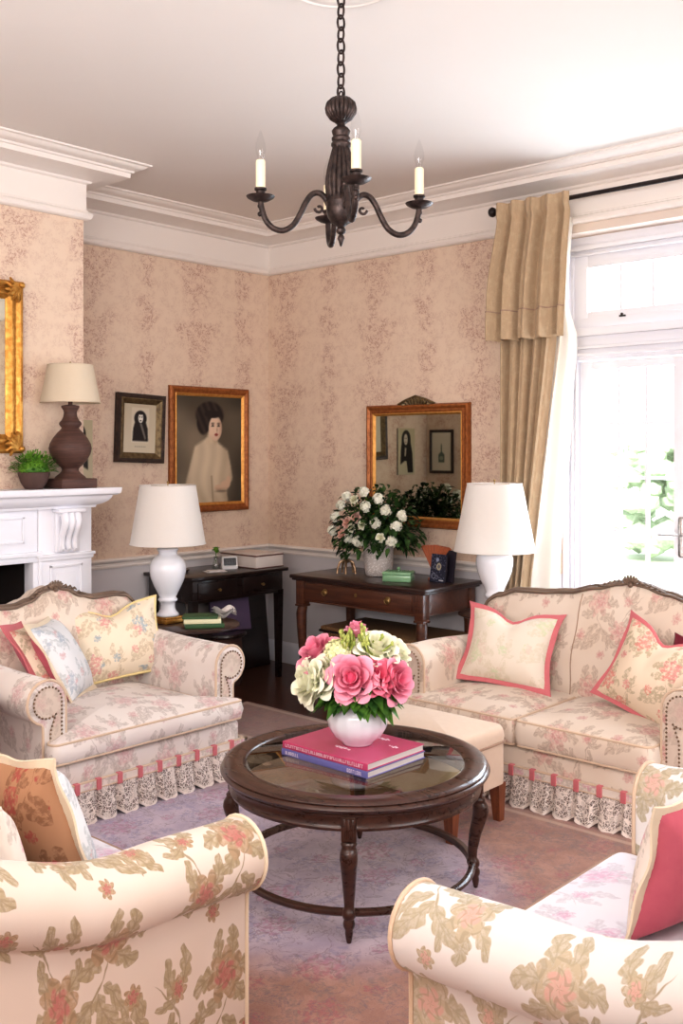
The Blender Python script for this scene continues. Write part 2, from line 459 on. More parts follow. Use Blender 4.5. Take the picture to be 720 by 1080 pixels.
M['giltedge'] = metal('gilt_edge', rgb(216, 160, 88), rgb(204, 146, 76), .35, .6)
M['darkgilt'] = metal('dark_olive_gilt_frame', rgb(122, 102, 70), rgb(96, 78, 54), .4, .5)
M['darkframe'] = metal('dark_brown_frame', rgb(62, 42, 34), rgb(44, 30, 25), .4, .0)
M['bronze'] = metal('dark_bronze', rgb(74, 60, 56), rgb(46, 37, 35), .38, .6)
M['rod'] = metal('dark_rod', rgb(52, 42, 40), rgb(40, 32, 31), .35, .5)
M['brass'] = metal('brass', rgb(198, 168, 116), rgb(166, 136, 88), .34)
M['oldbrass'] = metal('aged_pinkish_brass', rgb(188, 158, 128), rgb(146, 116, 90), .38)
M['chrome'] = metal('brushed_nickel', rgb(196, 192, 190), rgb(170, 166, 165), .3)
M['ceramic'] = mat('white_glazed_ceramic', rough=.18, coat=.5, fn=lambda nb: {'Base Color': nb.mix(nb.noise(nb.ocoord(), 6.0), rgb(238, 238, 243), rgb(230, 231, 238))})
def crackle_fn(nb):
    o = nb.ocoord(); d = nb.vor(o, 90.0)
    return {'Base Color': nb.mix(nb.ss(d, .25, .5), rgb(236, 230, 226), rgb(206, 196, 190)), 'Normal': nb.bump(d, .5, .003)}
M['vasetex'] = mat('dotted_white_stoneware', rough=.5, fn=crackle_fn)
def shade_mat(name, c, tr):
    m = bpy.data.materials.new(name); m.use_nodes = True; nt = m.node_tree; nt.nodes.clear(); nb = NB(nt)
    o = nt.nodes.new('ShaderNodeOutputMaterial'); mx = nt.nodes.new('ShaderNodeMixShader')
    d = nt.nodes.new('ShaderNodeBsdfDiffuse'); t = nt.nodes.new('ShaderNodeBsdfTranslucent')
    col = nb.mix(nb.noise(nb.ocoord(), 160.0, 2.0), c, tuple(x * .96 for x in c[:3]) + (1,))
    nb.set(d.inputs[0], col); nb.set(t.inputs[0], col)
    mx.inputs[0].default_value = tr
    nt.links.new(d.outputs[0], mx.inputs[1]); nt.links.new(t.outputs[0], mx.inputs[2]); nt.links.new(mx.outputs[0], o.inputs[0])
    return m
M['shade'] = shade_mat('white_lampshade_linen', rgb(248, 243, 238), .35)
M['shadecream'] = shade_mat('cream_lampshade_linen', rgb(240, 226, 204), .3)
M['mirror'] = mat('mirror_glass', rgb(205, 210, 200), rough=.02, metal=1.0, fn=lambda nb: {'Base Color': nb.mix(nb.noise(nb.ocoord(), 2.0), rgb(212, 214, 202), rgb(202, 206, 196))})
def glass_mat(name, tint, gmin=0.0, gmax=1.0):
    m = bpy.data.materials.new(name); m.use_nodes = True; nt = m.node_tree; nt.nodes.clear(); nb = NB(nt)
    o = nt.nodes.new('ShaderNodeOutputMaterial'); mx = nt.nodes.new('ShaderNodeMixShader')
    t = nt.nodes.new('ShaderNodeBsdfTransparent'); g = nt.nodes.new('ShaderNodeBsdfGlossy'); g.inputs['Roughness'].default_value = .01
    nb.set(t.inputs[0], tint)
    fr = nt.nodes.new('ShaderNodeFresnel'); fr.inputs[0].default_value = 1.5
    bf = nt.nodes.new('ShaderNodeNewGeometry').outputs['Backfacing']
    nb.set(mx.inputs[0], nb.m('MULTIPLY', nb.m('ADD', nb.m('MULTIPLY', fr.outputs[0], gmax), gmin, clamp=True), nb.m('SUBTRACT', 1.0, bf)))
    nt.links.new(t.outputs[0], mx.inputs[1]); nt.links.new(g.outputs[0], mx.inputs[2]); nt.links.new(mx.outputs[0], o.inputs[0])
    return m
M['glass'] = glass_mat('window_glass', (.97, .98, .98, 1), 0, .6)
M['tableglass'] = glass_mat('bevelled_table_glass', (.78, .80, .70, 1), .12, .9)
M['bulb'] = glass_mat('clear_bulb_glass', (.97, .97, .97, 1), .03, .35)
M['candle'] = mat('cream_candle_sleeve', rough=.5, fn=lambda nb: {'Base Color': nb.mix(nb.noise(nb.ocoord(), 20.0), rgb(242, 228, 196), rgb(236, 218, 184))})
M['vcol'] = mat('painted_colour', rough=.55, fn=lambda nb: {'Base Color': nb.attr('Col')})
M['canvas'] = mat('oil_on_canvas', rough=.4, spec=.3, fn=lambda nb: {'Base Color': nb.attr('Col'), 'Normal': nb.bump(nb.noise(nb.ocoord(), 300.0), .1, .001)})
M['black'] = mat('fire_black', rough=.9, fn=lambda nb: {'Base Color': nb.mix(nb.noise(nb.ocoord(), 8.0), rgb(26, 18, 17), rgb(42, 30, 28))})
# upholstery
CREAM = rgb(236, 222, 204)
M['damask'] = floral_mat('cream_damask_tan_roses', rgb(222, 208, 197), rgb(172, 154, 124), rgb(132, 112, 86), rgb(176, 148, 118), rgb(186, 116, 110), .345, .40, tint=rgb(217, 201, 188), wear=.3)
M['damaskw'] = floral_mat('white_damask_tan_roses', rgb(226, 222, 220), rgb(184, 173, 150), rgb(156, 144, 120), rgb(190, 176, 152), rgb(212, 170, 160), .345, .40, tint=rgb(222, 217, 214), wear=.3)
M['toile'] = floral_mat('faded_pink_toile', rgb(226, 212, 198), rgb(182, 160, 142), rgb(154, 130, 116), rgb(212, 162, 154), rgb(200, 130, 132), .34, .40, .55, .55, tint=rgb(219, 202, 186), wear=.75, kv=.6, warp=.06)
M['toilegrey'] = floral_mat('silvery_pink_toile', rgb(231, 222, 216), rgb(186, 172, 164), rgb(156, 140, 134), rgb(212, 174, 172), rgb(202, 146, 152), .34, .40, .55, .50, tint=rgb(224, 212, 206), wear=.75, kv=.6, warp=.06)
M['seatpale'] = floral_mat('pale_lilac_toile', rgb(234, 232, 239), rgb(204, 198, 208), rgb(182, 174, 188), rgb(222, 190, 210), rgb(212, 160, 190), .36, .42, .6, .65, tint=rgb(228, 226, 236), wear=.75, warp=.06)
M['armpanel'] = floral_mat('taupe_arm_panel_weave', rgb(214, 198, 184), rgb(186, 168, 154), rgb(170, 150, 136), rgb(206, 176, 166), rgb(196, 160, 154), .2, .24, .5, .4, tint=rgb(206, 188, 174), wear=.8)
def cloth(name, c1, c2, rough=.85, sc=30.0):
    def fn(nb):
        uv = nb.uv()
        return {'Base Color': nb.mix(nb.noise(uv, sc, 3.0), c1, c2), 'Normal': nb.bump(weave_h(nb, uv), .25, .001)}
    return mat(name, rough=rough, spec=.2, sheen=.15, fn=fn)
M['pink'] = cloth('rose_pink_cloth', rgb(200, 104, 118), rgb(188, 88, 106))
M['pinktrim'] = cloth('coral_pink_trim', rgb(214, 128, 132), rgb(202, 110, 118))
M['deepred'] = cloth('deep_red_cloth', rgb(128, 24, 48), rgb(106, 18, 40))
M['creamtrim'] = cloth('cream_trim', rgb(230, 214, 190), rgb(220, 202, 176))
M['yellowtrim'] = cloth('soft_yellow_trim', rgb(236, 218, 164), rgb(226, 204, 146))
M['pipe'] = cloth('oatmeal_piping', rgb(222, 198, 174), rgb(206, 180, 156))
M['pipedark'] = cloth('taupe_piping', rgb(176, 148, 128), rgb(160, 132, 114))
M['stool'] = cloth('stool_beige_linen', rgb(226, 206, 188), rgb(218, 196, 176))
M['curtain'] = None
def curtain_fn(nb):
    uv = nb.uv()
    n = nb.noise(nb.vm('MULTIPLY', uv, (6, 1, 1)), 14.0, 3.0, .6)
    dm = nb.ss(nb.noise(uv, 16.0, 4.0, .7), .48, .6)
    c = nb.mix(n, rgb(192, 167, 137), rgb(176, 150, 120))
    c = nb.mix(nb.m('MULTIPLY', dm, .25), c, rgb(208, 186, 154))
    return {'Base Color': c, 'Normal': nb.bump(weave_h(nb, uv, 700), .2, .001)}
M['curtain'] = mat('tan_damask_curtain', rough=.75, sheen=.2, spec=.2, fn=curtain_fn)
M['lining'] = shade_mat('ivory_curtain_lining', rgb(246, 240, 230), .45)
def lace_fn(nb):
    uv = nb.uv(); q = nb.xyz(uv)
    d = nb.vor(uv, 62.0, 'DISTANCE_TO_EDGE')
    fine = nb.vor(uv, 170.0, 'DISTANCE_TO_EDGE')
    f = nb.m('MAXIMUM', nb.ss(d, .085, .04), nb.m('MULTIPLY', nb.ss(fine, .13, .05), .8))
    big = nb.ss(nb.noise(uv, 24.0, 2.0), .52, .60)
    f = nb.m('MAXIMUM', f, nb.m('MULTIPLY', big, .75))
    f = nb.m('MAXIMUM', f, nb.ss(q[1], .022, .016))
    return {'Base Color': nb.mix(f, rgb(84, 60, 52), rgb(238, 226, 218))}
M['lace'] = mat('ivory_lace', rough=.9, fn=lace_fn)
M['nail'] = mat('antique_nailheads', rgb(120, 96, 74), rough=.35, metal=.8, fn=lambda nb: {'Base Color': nb.mix(nb.noise(nb.ocoord(), 60.0), rgb(150, 124, 100), rgb(104, 84, 68))})
def sprig_fn(base, c1, c2, leaf, sc=1.0):
    def fn(nb):
        uv = nb.uv()
        lm, lv, rm, rc, rl = floral(nb, nb.vm('ADD', uv, (.13, .07, 0)), .26 * sc, .30 * sc)
        worn = nb.ss(nb.noise(uv, 60.0, 3.0, .7), .34, .58)
        pick = nb.ss(nb.noise(uv, 7.0, 1.0), .47, .53)
        c = nb.mix(nb.m('MULTIPLY', nb.m('MULTIPLY', lm, .8), worn), base, leaf)
        c = nb.mix(nb.m('MULTIPLY', rm, nb.m('MULTIPLY', worn, .85)), c, nb.mix(pick, c1, c2))
        c = nb.mix(nb.m('MULTIPLY', rl, .4), c, leaf)
        return {'Base Color': c, 'Normal': nb.bump(weave_h(nb, uv), .25, .001)}
    return fn
M['sprig'] = mat('cream_sprigged_cotton', rough=.85, spec=.2, fn=sprig_fn(rgb(236, 222, 200), rgb(220, 152, 148), rgb(150, 172, 186), rgb(204, 186, 158)))
M['bluegrey'] = mat('pale_blue_sprigged_cotton', rough=.85, spec=.2, fn=sprig_fn(rgb(226, 226, 228), rgb(176, 184, 196), rgb(212, 176, 178), rgb(190, 194, 196)))
M['beigefl'] = mat('beige_rose_cotton', rough=.85, spec=.2, fn=sprig_fn(rgb(232, 214, 192), rgb(222, 138, 132), rgb(220, 140, 140), rgb(184, 168, 140)))
M['faintgreen'] = mat('oatmeal_faint_green_linen', rough=.85, spec=.2, fn=sprig_fn(rgb(230, 220, 206), rgb(208, 214, 180), rgb(222, 204, 190), rgb(218, 208, 188), 1.2))
M['brownfl'] = mat('tan_red_floral_cotton', rough=.85, spec=.2, fn=sprig_fn(rgb(176, 134, 104), rgb(164, 76, 72), rgb(176, 88, 82), rgb(134, 94, 70)))
M['rosefl'] = mat('pale_rose_floral_cotton', rough=.85, spec=.2, fn=sprig_fn(rgb(234, 222, 212), rgb(222, 178, 190), rgb(216, 160, 174), rgb(200, 188, 178)))
# rug
def rug_fn(nb):
    uv = nb.uv(); q = nb.xyz(uv)
    n2 = nb.noise(uv, 9.0, 3.0, .6, out=1)
    p = nb.vm('ADD', uv, nb.scale(nb.vm('SUBTRACT', n2, (.5, .5, .5)), .12))
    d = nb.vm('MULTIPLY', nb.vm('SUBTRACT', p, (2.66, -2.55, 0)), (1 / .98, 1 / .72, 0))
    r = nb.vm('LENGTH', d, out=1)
    glow = nb.ss(r, 1.12, .78)  # lilac ellipse puts cool window light into the rug colour
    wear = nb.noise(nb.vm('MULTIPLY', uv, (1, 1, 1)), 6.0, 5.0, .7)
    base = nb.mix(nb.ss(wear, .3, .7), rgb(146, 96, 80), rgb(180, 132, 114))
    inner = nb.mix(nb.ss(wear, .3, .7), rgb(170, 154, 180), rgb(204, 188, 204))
    c = nb.mix(glow, base, inner)
    lm, lv, rm, rc, rl = floral(nb, uv, .46, .52, .06)
    brk = nb.ss(nb.noise(uv, 45.0, 3.0, .7), .42, .58)
    c = nb.mix(nb.m('MULTIPLY', nb.m('MULTIPLY', lm, brk), .65), c, nb.mix(glow, rgb(122, 96, 92), rgb(140, 132, 172)))
    c = nb.mix(nb.m('MULTIPLY', nb.m('MULTIPLY', rm, brk), .7), c, nb.mix(glow, rgb(164, 74, 84), rgb(186, 130, 166)))
    c = nb.mix(nb.m('MULTIPLY', rl, .4), c, rgb(120, 86, 90))
    lines = nb.ss(nb.m('ABSOLUTE', nb.m('SUBTRACT', nb.noise(uv, 11.0, 4.0, .65, dist=1.0), .5)), .022, .004)
    c = nb.mix(nb.m('MULTIPLY', lines, .5), c, rgb(104, 78, 94))
    # border guard bands
    ex = nb.m('SUBTRACT', 2.02, nb.m('ABSOLUTE', nb.m('SUBTRACT', q[0], 2.86)))
    ey = nb.m('SUBTRACT', 1.82, nb.m('ABSOLUTE', nb.m('ADD', q[1], 2.80)))
    e = nb.m('MINIMUM', ex, ey)
    band = nb.ss(nb.m('ABSOLUTE', nb.m('SUBTRACT', e, .30)), .26, .22)
    c = nb.mix(nb.m('MULTIPLY', band, .45), c, rgb(150, 96, 80))
    g = nb.ss(nb.m('ABSOLUTE', nb.m('SUBTRACT', nb.m('ABSOLUTE', nb.m('SUBTRACT', e, .30)), .24)), .02, .008)
    c = nb.mix(nb.m('MULTIPLY', g, .5), c, rgb(214, 186, 160))
    f = nb.noise(nb.vm('MULTIPLY', uv, (1, 3, 1)), 160.0, 2.0)
    c = nb.mix(nb.m('MULTIPLY', f, .25), c, rgb(236, 220, 214))
    return {'Base Color': c, 'Normal': nb.bump(f, .5, .004)}
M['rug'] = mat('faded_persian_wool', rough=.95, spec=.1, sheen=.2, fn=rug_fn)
def leafm(name, c1, c2):
    return mat(name, rough=.45, spec=.3, fn=lambda nb: {'Base Color': nb.mix(nb.ss(nb.noise(nb.ocoord(), 18.0, 2.0), .35, .65), c1, c2)})
M['leaf'] = leafm('rose_leaf_green', rgb(38, 74, 30), rgb(86, 128, 48))
M['leafdark'] = leafm('deep_bouquet_green', rgb(28, 52, 26), rgb(66, 96, 46))
M['grass'] = leafm('bright_bushy_green', rgb(64, 112, 34), rgb(112, 158, 54))
M['bud'] = leafm('lime_green_buds', rgb(140, 156, 70), rgb(196, 204, 120))
def petal(name, deep, pale):
    def fn(nb):
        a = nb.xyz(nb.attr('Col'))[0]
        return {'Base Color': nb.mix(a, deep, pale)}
    m = mat(name, rough=.6, spec=.2, fn=fn)
    m.node_tree.nodes['Principled BSDF'].inputs['Subsurface Weight'].default_value = 0.0
    return m
M['rosepink'] = petal('pink_rose_petal', rgb(218, 66, 112), rgb(250, 184, 202))
M['rosedeep'] = petal('deep_pink_petal', rgb(204, 52, 88), rgb(244, 134, 158))
M['roseblush'] = petal('blush_petal', rgb(232, 172, 152), rgb(250, 218, 204))
M['rosewhite'] = petal('ivory_petal', rgb(232, 230, 190), rgb(254, 253, 236))
M['flwhite'] = petal('white_floret', rgb(226, 226, 196), rgb(252, 250, 240))
M['flgreen'] = petal('greenish_floret', rgb(206, 210, 140), rgb(242, 240, 200))
M['paper'] = mat('book_paper', rough=.8, fn=lambda nb: {'Base Color': nb.mix(nb.noise(nb.vm('MULTIPLY', nb.ocoord(), (1, 1, 120)), 10.0), rgb(236, 230, 226), rgb(206, 198, 196))})
def plain(name, c, rough=.5, k=.93, **kw):
    return mat(name, rough=rough, fn=lambda nb: {'Base Color': nb.mix(nb.noise(nb.ocoord(), 25.0, 2.0), c, tuple(x * k for x in c[:3]) + (1,))}, **kw)
M['bookpink'] = plain('magenta_book_cloth', rgb(196, 70, 112), .3, coat=.3)
M['bookblue'] = plain('periwinkle_book_cloth', rgb(112, 110, 172), .4)
M['bookdark'] = plain('dark_board', rgb(40, 34, 46), .5)
M['print'] = plain('pale_foil_lettering', rgb(244, 226, 234), .5)
M['bookgreen'] = plain('green_book_cloth', rgb(52, 88, 50), .5)
M['bookcream'] = plain('cream_book_cloth', rgb(232, 226, 190), .6)
M['jade'] = plain('jade_green_glaze', rgb(128, 172, 130), .3, coat=.4)
M['copper'] = plain('terracotta_orange', rgb(186, 102, 66), .5)
M['clockwhite'] = plain('clock_white_plastic', rgb(226, 222, 220), .4)
M['clockface'] = plain('clock_black_display', rgb(20, 20, 24), .15)
M['boxwhite'] = plain('linen_box', rgb(226, 214, 206), .7)
M['boxbrown'] = plain('brown_box_edge', rgb(110, 72, 62), .6)
M['terracotta'] = plain('dark_clay_pot', rgb(92, 68, 62), .7, .8)
M['water'] = glass_mat('small_vase_glass', (.85, .88, .86, 1), .08, .9)
def wick_fn(nb):
    uv = nb.uv(); q = nb.xyz(uv)
    a = nb.m('SINE', nb.m('MULTIPLY', q[0], 300.0)); b = nb.m('SINE', nb.m('MULTIPLY', q[1], 420.0))
    w = nb.m('MULTIPLY', a, b)
    return {'Base Color': nb.mix(nb.ss(w, -.6, .6), rgb(84, 58, 38), rgb(156, 118, 80)), 'Normal': nb.bump(w, .6, .004)}
M['wicker'] = mat('woven_wicker', rough=.7, fn=wick_fn)
M['purple'] = plain('plum_magazine_cover', rgb(74, 52, 84), .5)
M['greyboard'] = plain('grey_folder_board', rgb(120, 112, 108), .7)
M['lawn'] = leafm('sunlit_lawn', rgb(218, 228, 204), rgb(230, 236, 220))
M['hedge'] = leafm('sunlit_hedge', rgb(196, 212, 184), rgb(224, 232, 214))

# ------------------------------------------------------------------ the room
H_C = 3.16; XR = 7.0; YF = -7.0
def sbox(name, boxes, m, **k):
    mb = MB()
    for b in boxes: mb.box(*b)
    return struct(mb.obj(name, m, smooth=0, **k))
sbox('floor', [(-.2, XR + .2, YF - .2, .35, -.1, 0)], M['floorwood'])
sbox('ceiling', [(-.2, XR + .2, YF - .2, .35, H_C, H_C + .1)], M['ceiling'])
OX0, OX1, OZ = 2.40, 3.92, 2.797
def paper_wall(name, boxes):
    """boxes with wallpaper above the chair rail and painted wainscot below"""
    mb = MB()
    for (x0, x1, y0, y1, z0, z1, k) in boxes: mb.box(x0, x1, y0, y1, z0, z1, mi=k)
    return struct(mb.obj(name, [M['wallpaper'], M['wains'], M['lintel'], M['white']], smooth=0))
paper_wall('wall_back', [(-.2, OX0, 0, .35, .82, H_C, 0), (-.2, OX0, 0, .35, 0, .82, 1),
                         (OX0, OX1, 0, .35, OZ, H_C, 2), (OX1, XR + .2, 0, .35, .82, H_C, 0), (OX1, XR + .2, 0, .35, 0, .82, 1)])
paper_wall('wall_left', [(-.2, 0, YF, 0, .82, H_C, 0), (-.2, 0, YF, 0, 0, .82, 1)])
BX, BY0, BY1 = .547, -3.74, -1.96
paper_wall('wall_chimney', [(0, BX, BY0, -3.42, 0, H_C, 0), (0, BX, -2.28, BY1, 0, H_C, 0), (0, BX, -3.42, -2.28, 1.0, H_C, 0)])
paper_wall('wall_right', [(XR, XR + .2, YF, 0, 0, H_C, 0)])
paper_wall('wall_front', [(-.2, XR + .2, YF - .2, YF, 0, H_C, 0)])

def run(name, path, prof, m, closed=False):
    """mitred moulding: prof [(out, z)] along a plan path, room on the right of travel"""
    mb = MB(); n = len(path); rings = []
    for i in range(n):
        p = Vector(path[i])
        def nrm(a, b):
            t = (Vector(b) - Vector(a)).normalized(); return Vector((t.y, -t.x))
        if closed: n1, n2 = nrm(path[i - 1], path[i]), nrm(path[i], path[(i + 1) % n])
        else:
            n1 = nrm(path[max(i - 1, 0)], path[max(i, 1)]); n2 = nrm(path[min(i, n - 2)], path[min(i + 1, n - 1)])
        mt = (n1 + n2); mt = mt / max(1e-6, mt.dot(n1))
        rings.append([(p.x + mt.x * o, p.y + mt.y * o, z) for o, z in prof])
    vs = [q for r in rings for q in r]; k = len(prof); fs = []
    for i in range(n if closed else n - 1):
        j = (i + 1) % n
        for a in range(k - 1): fs.append((i * k + a, j * k + a, j * k + a + 1, i * k + a + 1))
    if not closed: fs.append(tuple(range(k))); fs.append(tuple((n - 1) * k + a for a in range(k)))
    mb.add(vs, fs)
    return struct(mb.obj(name, m, smooth=25))
ROOMP = [(0, YF), (0, BY0), (BX, BY0), (BX, BY1), (0, BY1), (0, 0), (XR, 0), (XR, YF)]
crown = [(-.01, 2.845), (.018, 2.845), (.032, 2.853), (.040, 2.868), (.036, 2.882), (.020, 2.890), (.020, 2.898), (.012, 2.902), (.012, 3.045),
         (.030, 3.052), (.036, 3.062), (.060, 3.068), (.095, 3.078), (.165, 3.084), (.185, 3.086), (.188, 3.112), (.198, 3.114), (.204, 3.124), (.226, 3.130), (.246, 3.140), (.256, 3.149), (.272, 3.151), (.275, 3.165), (-.01, 3.165)]
run('trim_1', ROOMP, crown, M['crown'], closed=True)
rail = [(-.005, .792), (.012, .794), (.016, .806), (.012, .812), (.014, .826), (.030, .834), (.036, .846), (.030, .856), (-.005, .858)]
run('trim_2', [(0, BY1), (0, 0), (OX0 - .09, 0)], rail, M['crown'])
run('trim_3', [(OX1 + .09, 0), (XR, 0)], rail, M['crown'])
basep = [(-.005, 0), (.022, 0), (.022, .12), (.016, .135), (.006, .15), (-.005, .15)]
run('baseboard_back', [(0, BY1), (0, 0), (OX0 - .09, 0)], basep, M['white'])
# ceiling rose
mb = MB(); mb.lathe([(.005, 3.165), (.205, 3.165), (.205, 3.152), (.195, 3.144), (.19, 3.148), (.17, 3.146), (.15, 3.136), (.12, 3.142), (.06, 3.140), (.005, 3.138)], 48, (3.128, -2.648, 0))
struct(mb.obj('trim_4', M['crown'], smooth=40))

# french door and transom, set back in the reveal
FY0, FY1 = .13, .19
def profile_frame(mb, x0, x1, z0, z1, w, y0, y1, bev=.006, mi=0, bottom=True):
    mb.box(x0, x0 + w, y0, y1, z0, z1, bev, mi=mi); mb.box(x1 - w, x1, y0, y1, z0, z1, bev, mi=mi)
    mb.box(x0 + w - .002, x1 - w + .002, y0 + .002, y1 - .002, z1 - w, z1 - .001, bev, mi=mi)
    if bottom: mb.box(x0 + w - .002, x1 - w + .002, y0 + .002, y1 - .002, z0 + .001, z0 + w, bev, mi=mi)
door = bpy.data.objects.new('door_1', None); COL.objects.link(door); struct(door)
mb = MB()
mb.box(OX0, 2.49, FY0, FY1, 0, 2.25, .004); mb.box(3.83, OX1, FY0, FY1, 0, 2.25, .004)
mb.box(2.40, 2.44, .10, .14, 0, OZ, .008); mb.box(2.455, 2.468, .112, .135, 0, 2.16, .004); mb.box(2.478, 2.488, .118, .135, 0, 2.10, .003)
mb.box(OX0, OX1, FY0 + .002, FY1 - .002, 2.075, 2.255, .004)
mb.box(2.44, 3.88, .115, .135, 2.10, 2.118, .004); mb.box(2.44, 3.88, .108, .135, 2.14, 2.16, .006); mb.box(2.42, 3.90, .10, .135, 2.215, 2.262, .008)
mb.obj('door_frame', M['white'], door)
def leaf(x0, x1, g0, g1, cols):
    e = MB()
    e.box(x0, g0, .145, .185, .01, 2.07, .004); e.box(g1, x1, .145, .185, .01, 2.07, .004)
    e.box(g0 - .002, g1 + .002, .147, .183, 2.02, 2.069, .003); e.box(g0 - .002, g1 + .002, .147, .183, .011, .16, .003)
    for c in cols: e.box(c - .008, c + .008, .15, .18, .16, 2.02, .003)
    for z in (1.705, 1.395, 1.089, .783, .475): e.box(g0, g1, .152, .178, z - .008, z + .008, .003)
    o = e.obj('door_leaf', M['white'], door)
    p = MB(); p.box(g0, g1, .163, .167, .16, 2.02); p.obj('glass_pane', M['glass'], o, smooth=0)
    return o
LF = leaf(2.492, 3.158, 2.565, 3.066, (2.737, 2.905))
leaf(3.162, 3.828, 3.254, 3.755, (3.421, 3.588))
mb = MB(); mb.box(3.096, 3.13, .132, .146, .965, 1.185, .012)
mb.tube([(3.113, .138, 1.085), (3.113, .10, 1.085)], .009, 10); mb.tube([(3.113, .10, 1.085), (3.08, .095, 1.085), (3.0, .095, 1.085)], .008, 10)
mb.obj('door_handle', M['chrome'], LF)
win = bpy.data.objects.new('window_1', None); COL.objects.link(win); struct(win)
mb = MB()
profile_frame(mb, OX0, OX1, 2.262, 2.76, .06, FY0, FY1, .004)
mb.box(OX0, OX1, FY0 + .003, FY1, 2.757, OZ, 0); mb.box(2.44, 3.88, .105, .13, 2.715, 2.745, .008); mb.box(2.45, 3.87, .115, .13, 2.685, 2.70, .004)
mb.obj('window_frame', M['white'], win)
mb = MB(); profile_frame(mb, 2.455, 3.865, 2.270, 2.705, .09, .14, .18, .004)
mb.box(2.54, 3.78, .143, .177, 2.30, 2.322, .003)
for x in (2.754, 2.949, 3.144, 3.339, 3.534): mb.box(x - .008, x + .008, .145, .178, 2.31, 2.61, .003)
sash = mb.obj('window_sash', M['white'], win)
mb = MB(); mb.box(2.54, 3.78, .160, .164, 2.30, 2.62); mb.obj('glass_pane', M['glass'], sash, smooth=0)
mb = MB(); mb.box(2.75, 2.79, .125, .14, 2.312, 2.322, .003); mb.ball((2.77, .122, 2.326), .008, 2); mb.obj('window_catch', M['rod'], sash)
# outdoors
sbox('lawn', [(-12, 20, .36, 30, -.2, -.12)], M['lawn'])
def hedge(loc, L, hgt, label, seed):
    r = random.Random(seed); mb = MB()
    for k in range(int(L * 70)):
        x = r.uniform(-L / 2, L / 2); z = r.uniform(.1, 1) * hgt; y = r.uniform(-.5, .5)
        mb.ball((x, y, z * (1 - .15 * abs(x) / L)), r.uniform(.14, .26), 1, (1, 1, .8))
    return tag(mb.obj('garden_hedge', M['hedge'], loc=loc), label, 'hedge')
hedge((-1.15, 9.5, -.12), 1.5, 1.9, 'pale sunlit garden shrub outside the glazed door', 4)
# ------------------------------------------------------------------ upholstery
RL = .09
def arm_profile(zc, zb, k=RL):
    pts = [(0, zb), (0, zb + .08), (0, (zb + zc) / 2), (0, zc - .06), (0.001, zc)]
    for i in range(1, 18):
        a = PI - i * (PI + 1.30) / 17
        pts.append((k + k * math.cos(a), zc + k * math.sin(a)))
    pts += [(.108, zc - .098), (.107, zc - .15), (.107, (zc + zb) / 2 - .04), (.107, zb + .05), (.107, zb)]
    return pts
def make_arm(root, sx, wi, D, zcf, zb, fab, pipem, nails=None, y0=.05, uvo=(0, 0)):
    """a rolled arm: one surface swept front to back, piped scroll front"""
    ys = [y0, y0 + .006, y0 + .016, y0 + .034] + [y0 + .034 + (D - .10 - y0 - .034) * i / 14 for i in range(1, 15)]
    ins = [.925, .97, .992, 1.0] + [1.0] * 14
    mb = MB(); prof0 = arm_profile(zcf(0), zb); n = len(prof0)
    cum = [0]
    for a, b in zip(prof0, prof0[1:]): cum.append(cum[-1] + math.hypot(b[0] - a[0], b[1] - a[1]))
    vs = []
    for y, k in zip(ys, ins):
        zc = zcf(y); pr = arm_profile(zc, zb); cx, cz = .085, zc - .02
        for (a, z) in pr:
            if z > zb + .02:
                a = cx + (a - cx) * k; z = cz + (z - cz) * k if z > cz - .1 else z
            vs.append((sx * (wi + a), y, z))
    fs = []; us = []
    for i in range(len(ys) - 1):
        for j in range(n - 1):
            f = (i * n + j, (i + 1) * n + j, (i + 1) * n + j + 1, i * n + j + 1)
            fs.append(f)
            us.append([(ys[q // n] + uvo[0], -cum[q % n] + uvo[1]) for q in f])
    fs.append(tuple(range(n))); us.append(None)
    m = len(ys) - 1
    fs.append(tuple(m * n + j for j in range(n))); us.append(None)
    mb.add(vs, fs, us)
    arm = mb.obj('arm', fab, root, smooth=50)
    mb = MB(); pr = arm_profile(zcf(0), zb)
    mb.tube([(sx * (wi + a * .98 + .001), y0 + .004, z) for a, z in pr], .0062, 6); mb.obj('piping', pipem, arm)
    if nails:
        # scroll-shaped front panel inside a row of nailheads
        zc = zcf(0); pan = []
        for i in range(0, 22):
            a = PI - i * (PI + 2.2) / 21
            pan.append((RL + .064 * math.cos(a), zc + .064 * math.sin(a)))
        col = [(.026, zb + .01)] + pan + [(.078, zc - .12), (.078, zb + .01)]
        mb = MB(); mb.prism([(sx * (wi + a), z) for a, z in col], y0 - .006, y0 + .02, lambda a, b, h: (a, h, b))
        fp = mb.obj('arm_front', nails, arm, smooth=30)
        pth = [(.026, zb + .02)] + pan + [(.078, zc - .12), (.078, zb + .02)]
        pth = [Vector((sx * (wi + a), y0 - .007, z)) for a, z in pth]
        mb = MB(); acc = 0.0
        for p, q in zip(pth, pth[1:]):
            L = (q - p).length; t = acc
            while t < L:
                mb.ball((p + (q - p) * (t / L)), .0052, 1); t += .0165
            acc = t - L
        mb.obj('nailhead_trim', M['nail'], fp)
    return arm
